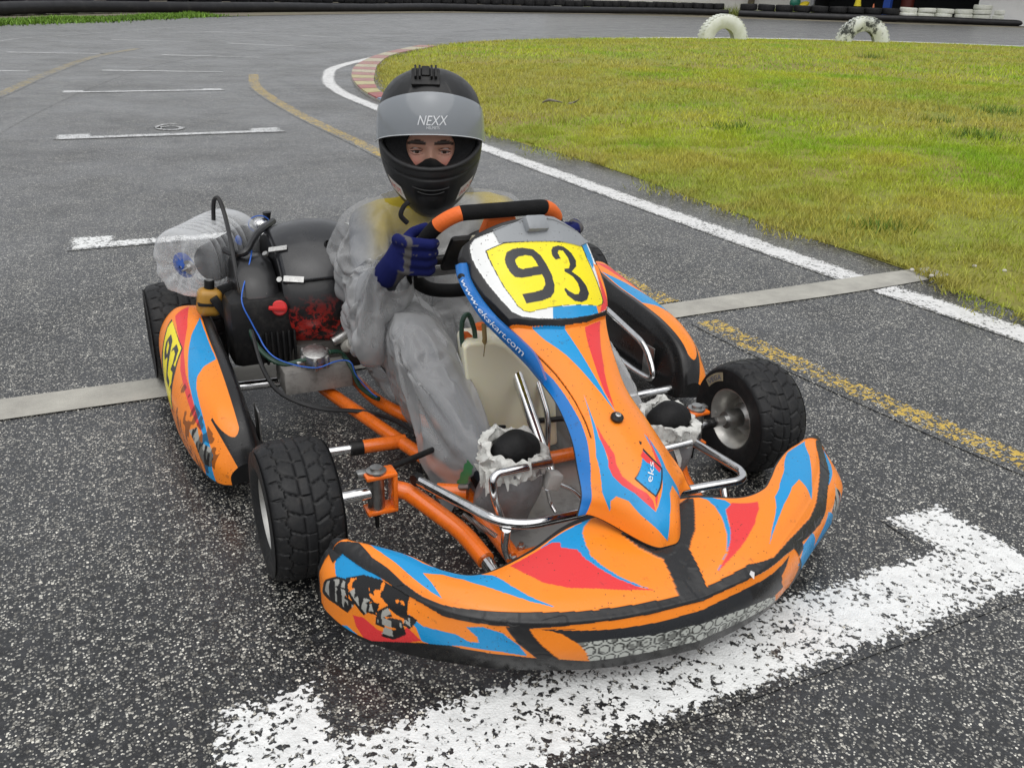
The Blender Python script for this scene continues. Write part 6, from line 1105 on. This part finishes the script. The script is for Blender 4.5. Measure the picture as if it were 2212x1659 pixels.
visor = plink('visor', mesh_np('visor', vis_v.reshape(-1, 3), gridfaces(120, 40), s_.m, True, None), helmet)
pbuild(MB().tube([vis_v[i, 0] for i in range(0, 120, 2)] + [vis_v[119, 0]], .0012, 6), 'visor_rim', simple('clear_rim', (.55, .58, .60), .2), visor)
def on_visor(txt, size, zc, shear, outline, matn, nm):
    tv, tf = text_mesh(txt, size, shear); w_ = (tv[:, 0].max() + tv[:, 0].min()) / 2; o_ = []
    for x_, y_, z_ in tv: o_.append(HL(*helm((x_ - w_) / .150 + .045, zc + y_, 0.0068)))
    pbuild(MB().add(o_, tf), nm, matn, visor, False)
M_PRN = simple('grey_print', (.70, .72, .74), .4); on_visor('NEXX', .029, .060, .3, 0, M_PRN, 'visor_print'); on_visor('HELMETS', .0085, .052, 0, 0, M_PRN, 'visor_print')
for sx in (-1, 1):
    sv_ = [HL(*helm(a, z_ + (abs(a) - .9) * .05, .0012)) for a in np.linspace(sx * .72, sx * 1.12, 14) for z_ in (-.118, -.084)]; pbuild(MB().add(sv_, gridfaces(14, 2).tolist()), 'side_sticker', simple('sticker_white', (.66, .64, .60), .5), helmet)
    tv, tf = text_mesh('HOT', .024); w_ = tv[:, 0].max() / 2; pbuild(MB().add([HL(*helm(sx * .92 + (x_ - w_) / .125 * .8, -.110 + y_ + (abs(sx * .92 + (x_ - w_) / .125 * .8) - .9) * .05, .0022)) for x_, y_, z_ in tv], tf), 'sticker_text', simple('sticker_red', (.55, .06, .05), .5), helmet, False)
Mh = Matrix((tuple(hr), tuple(hf), tuple(hu2))).transposed()
def hbox(a, f, z, size, tilt=0., bev=.002): return MB().box(HL(a, f, z), size, Mh @ Matrix.Rotation(tilt, 3, 'X'), bev)
mtb = hbox(-.010, .072, .156, (.066, .052, .010), -.62, .004); mount = pbuild(mtb, 'camera_mount', M_BLK, helmet)
for a in (-.034, -.024, .004, .014): pbuild(hbox(a - .0, .070, .166, (.005, .036, .016), -.62, .0015), 'mount_prong', M_BLK, helmet)
pbuild(hbox(-.010, .062, .167, (.020, .030, .012), -.62, .003), 'mount_clip', M_BLK, helmet)
# chin strap end hanging at the collar and printed shirt patch
pbuild(MB().tube([P(x, y, y=.50) for x, y in ((884, 437), (872, 447), (866, 466), (880, 482))], .006, 8, 20), 'strap', M_LIN, helmet)
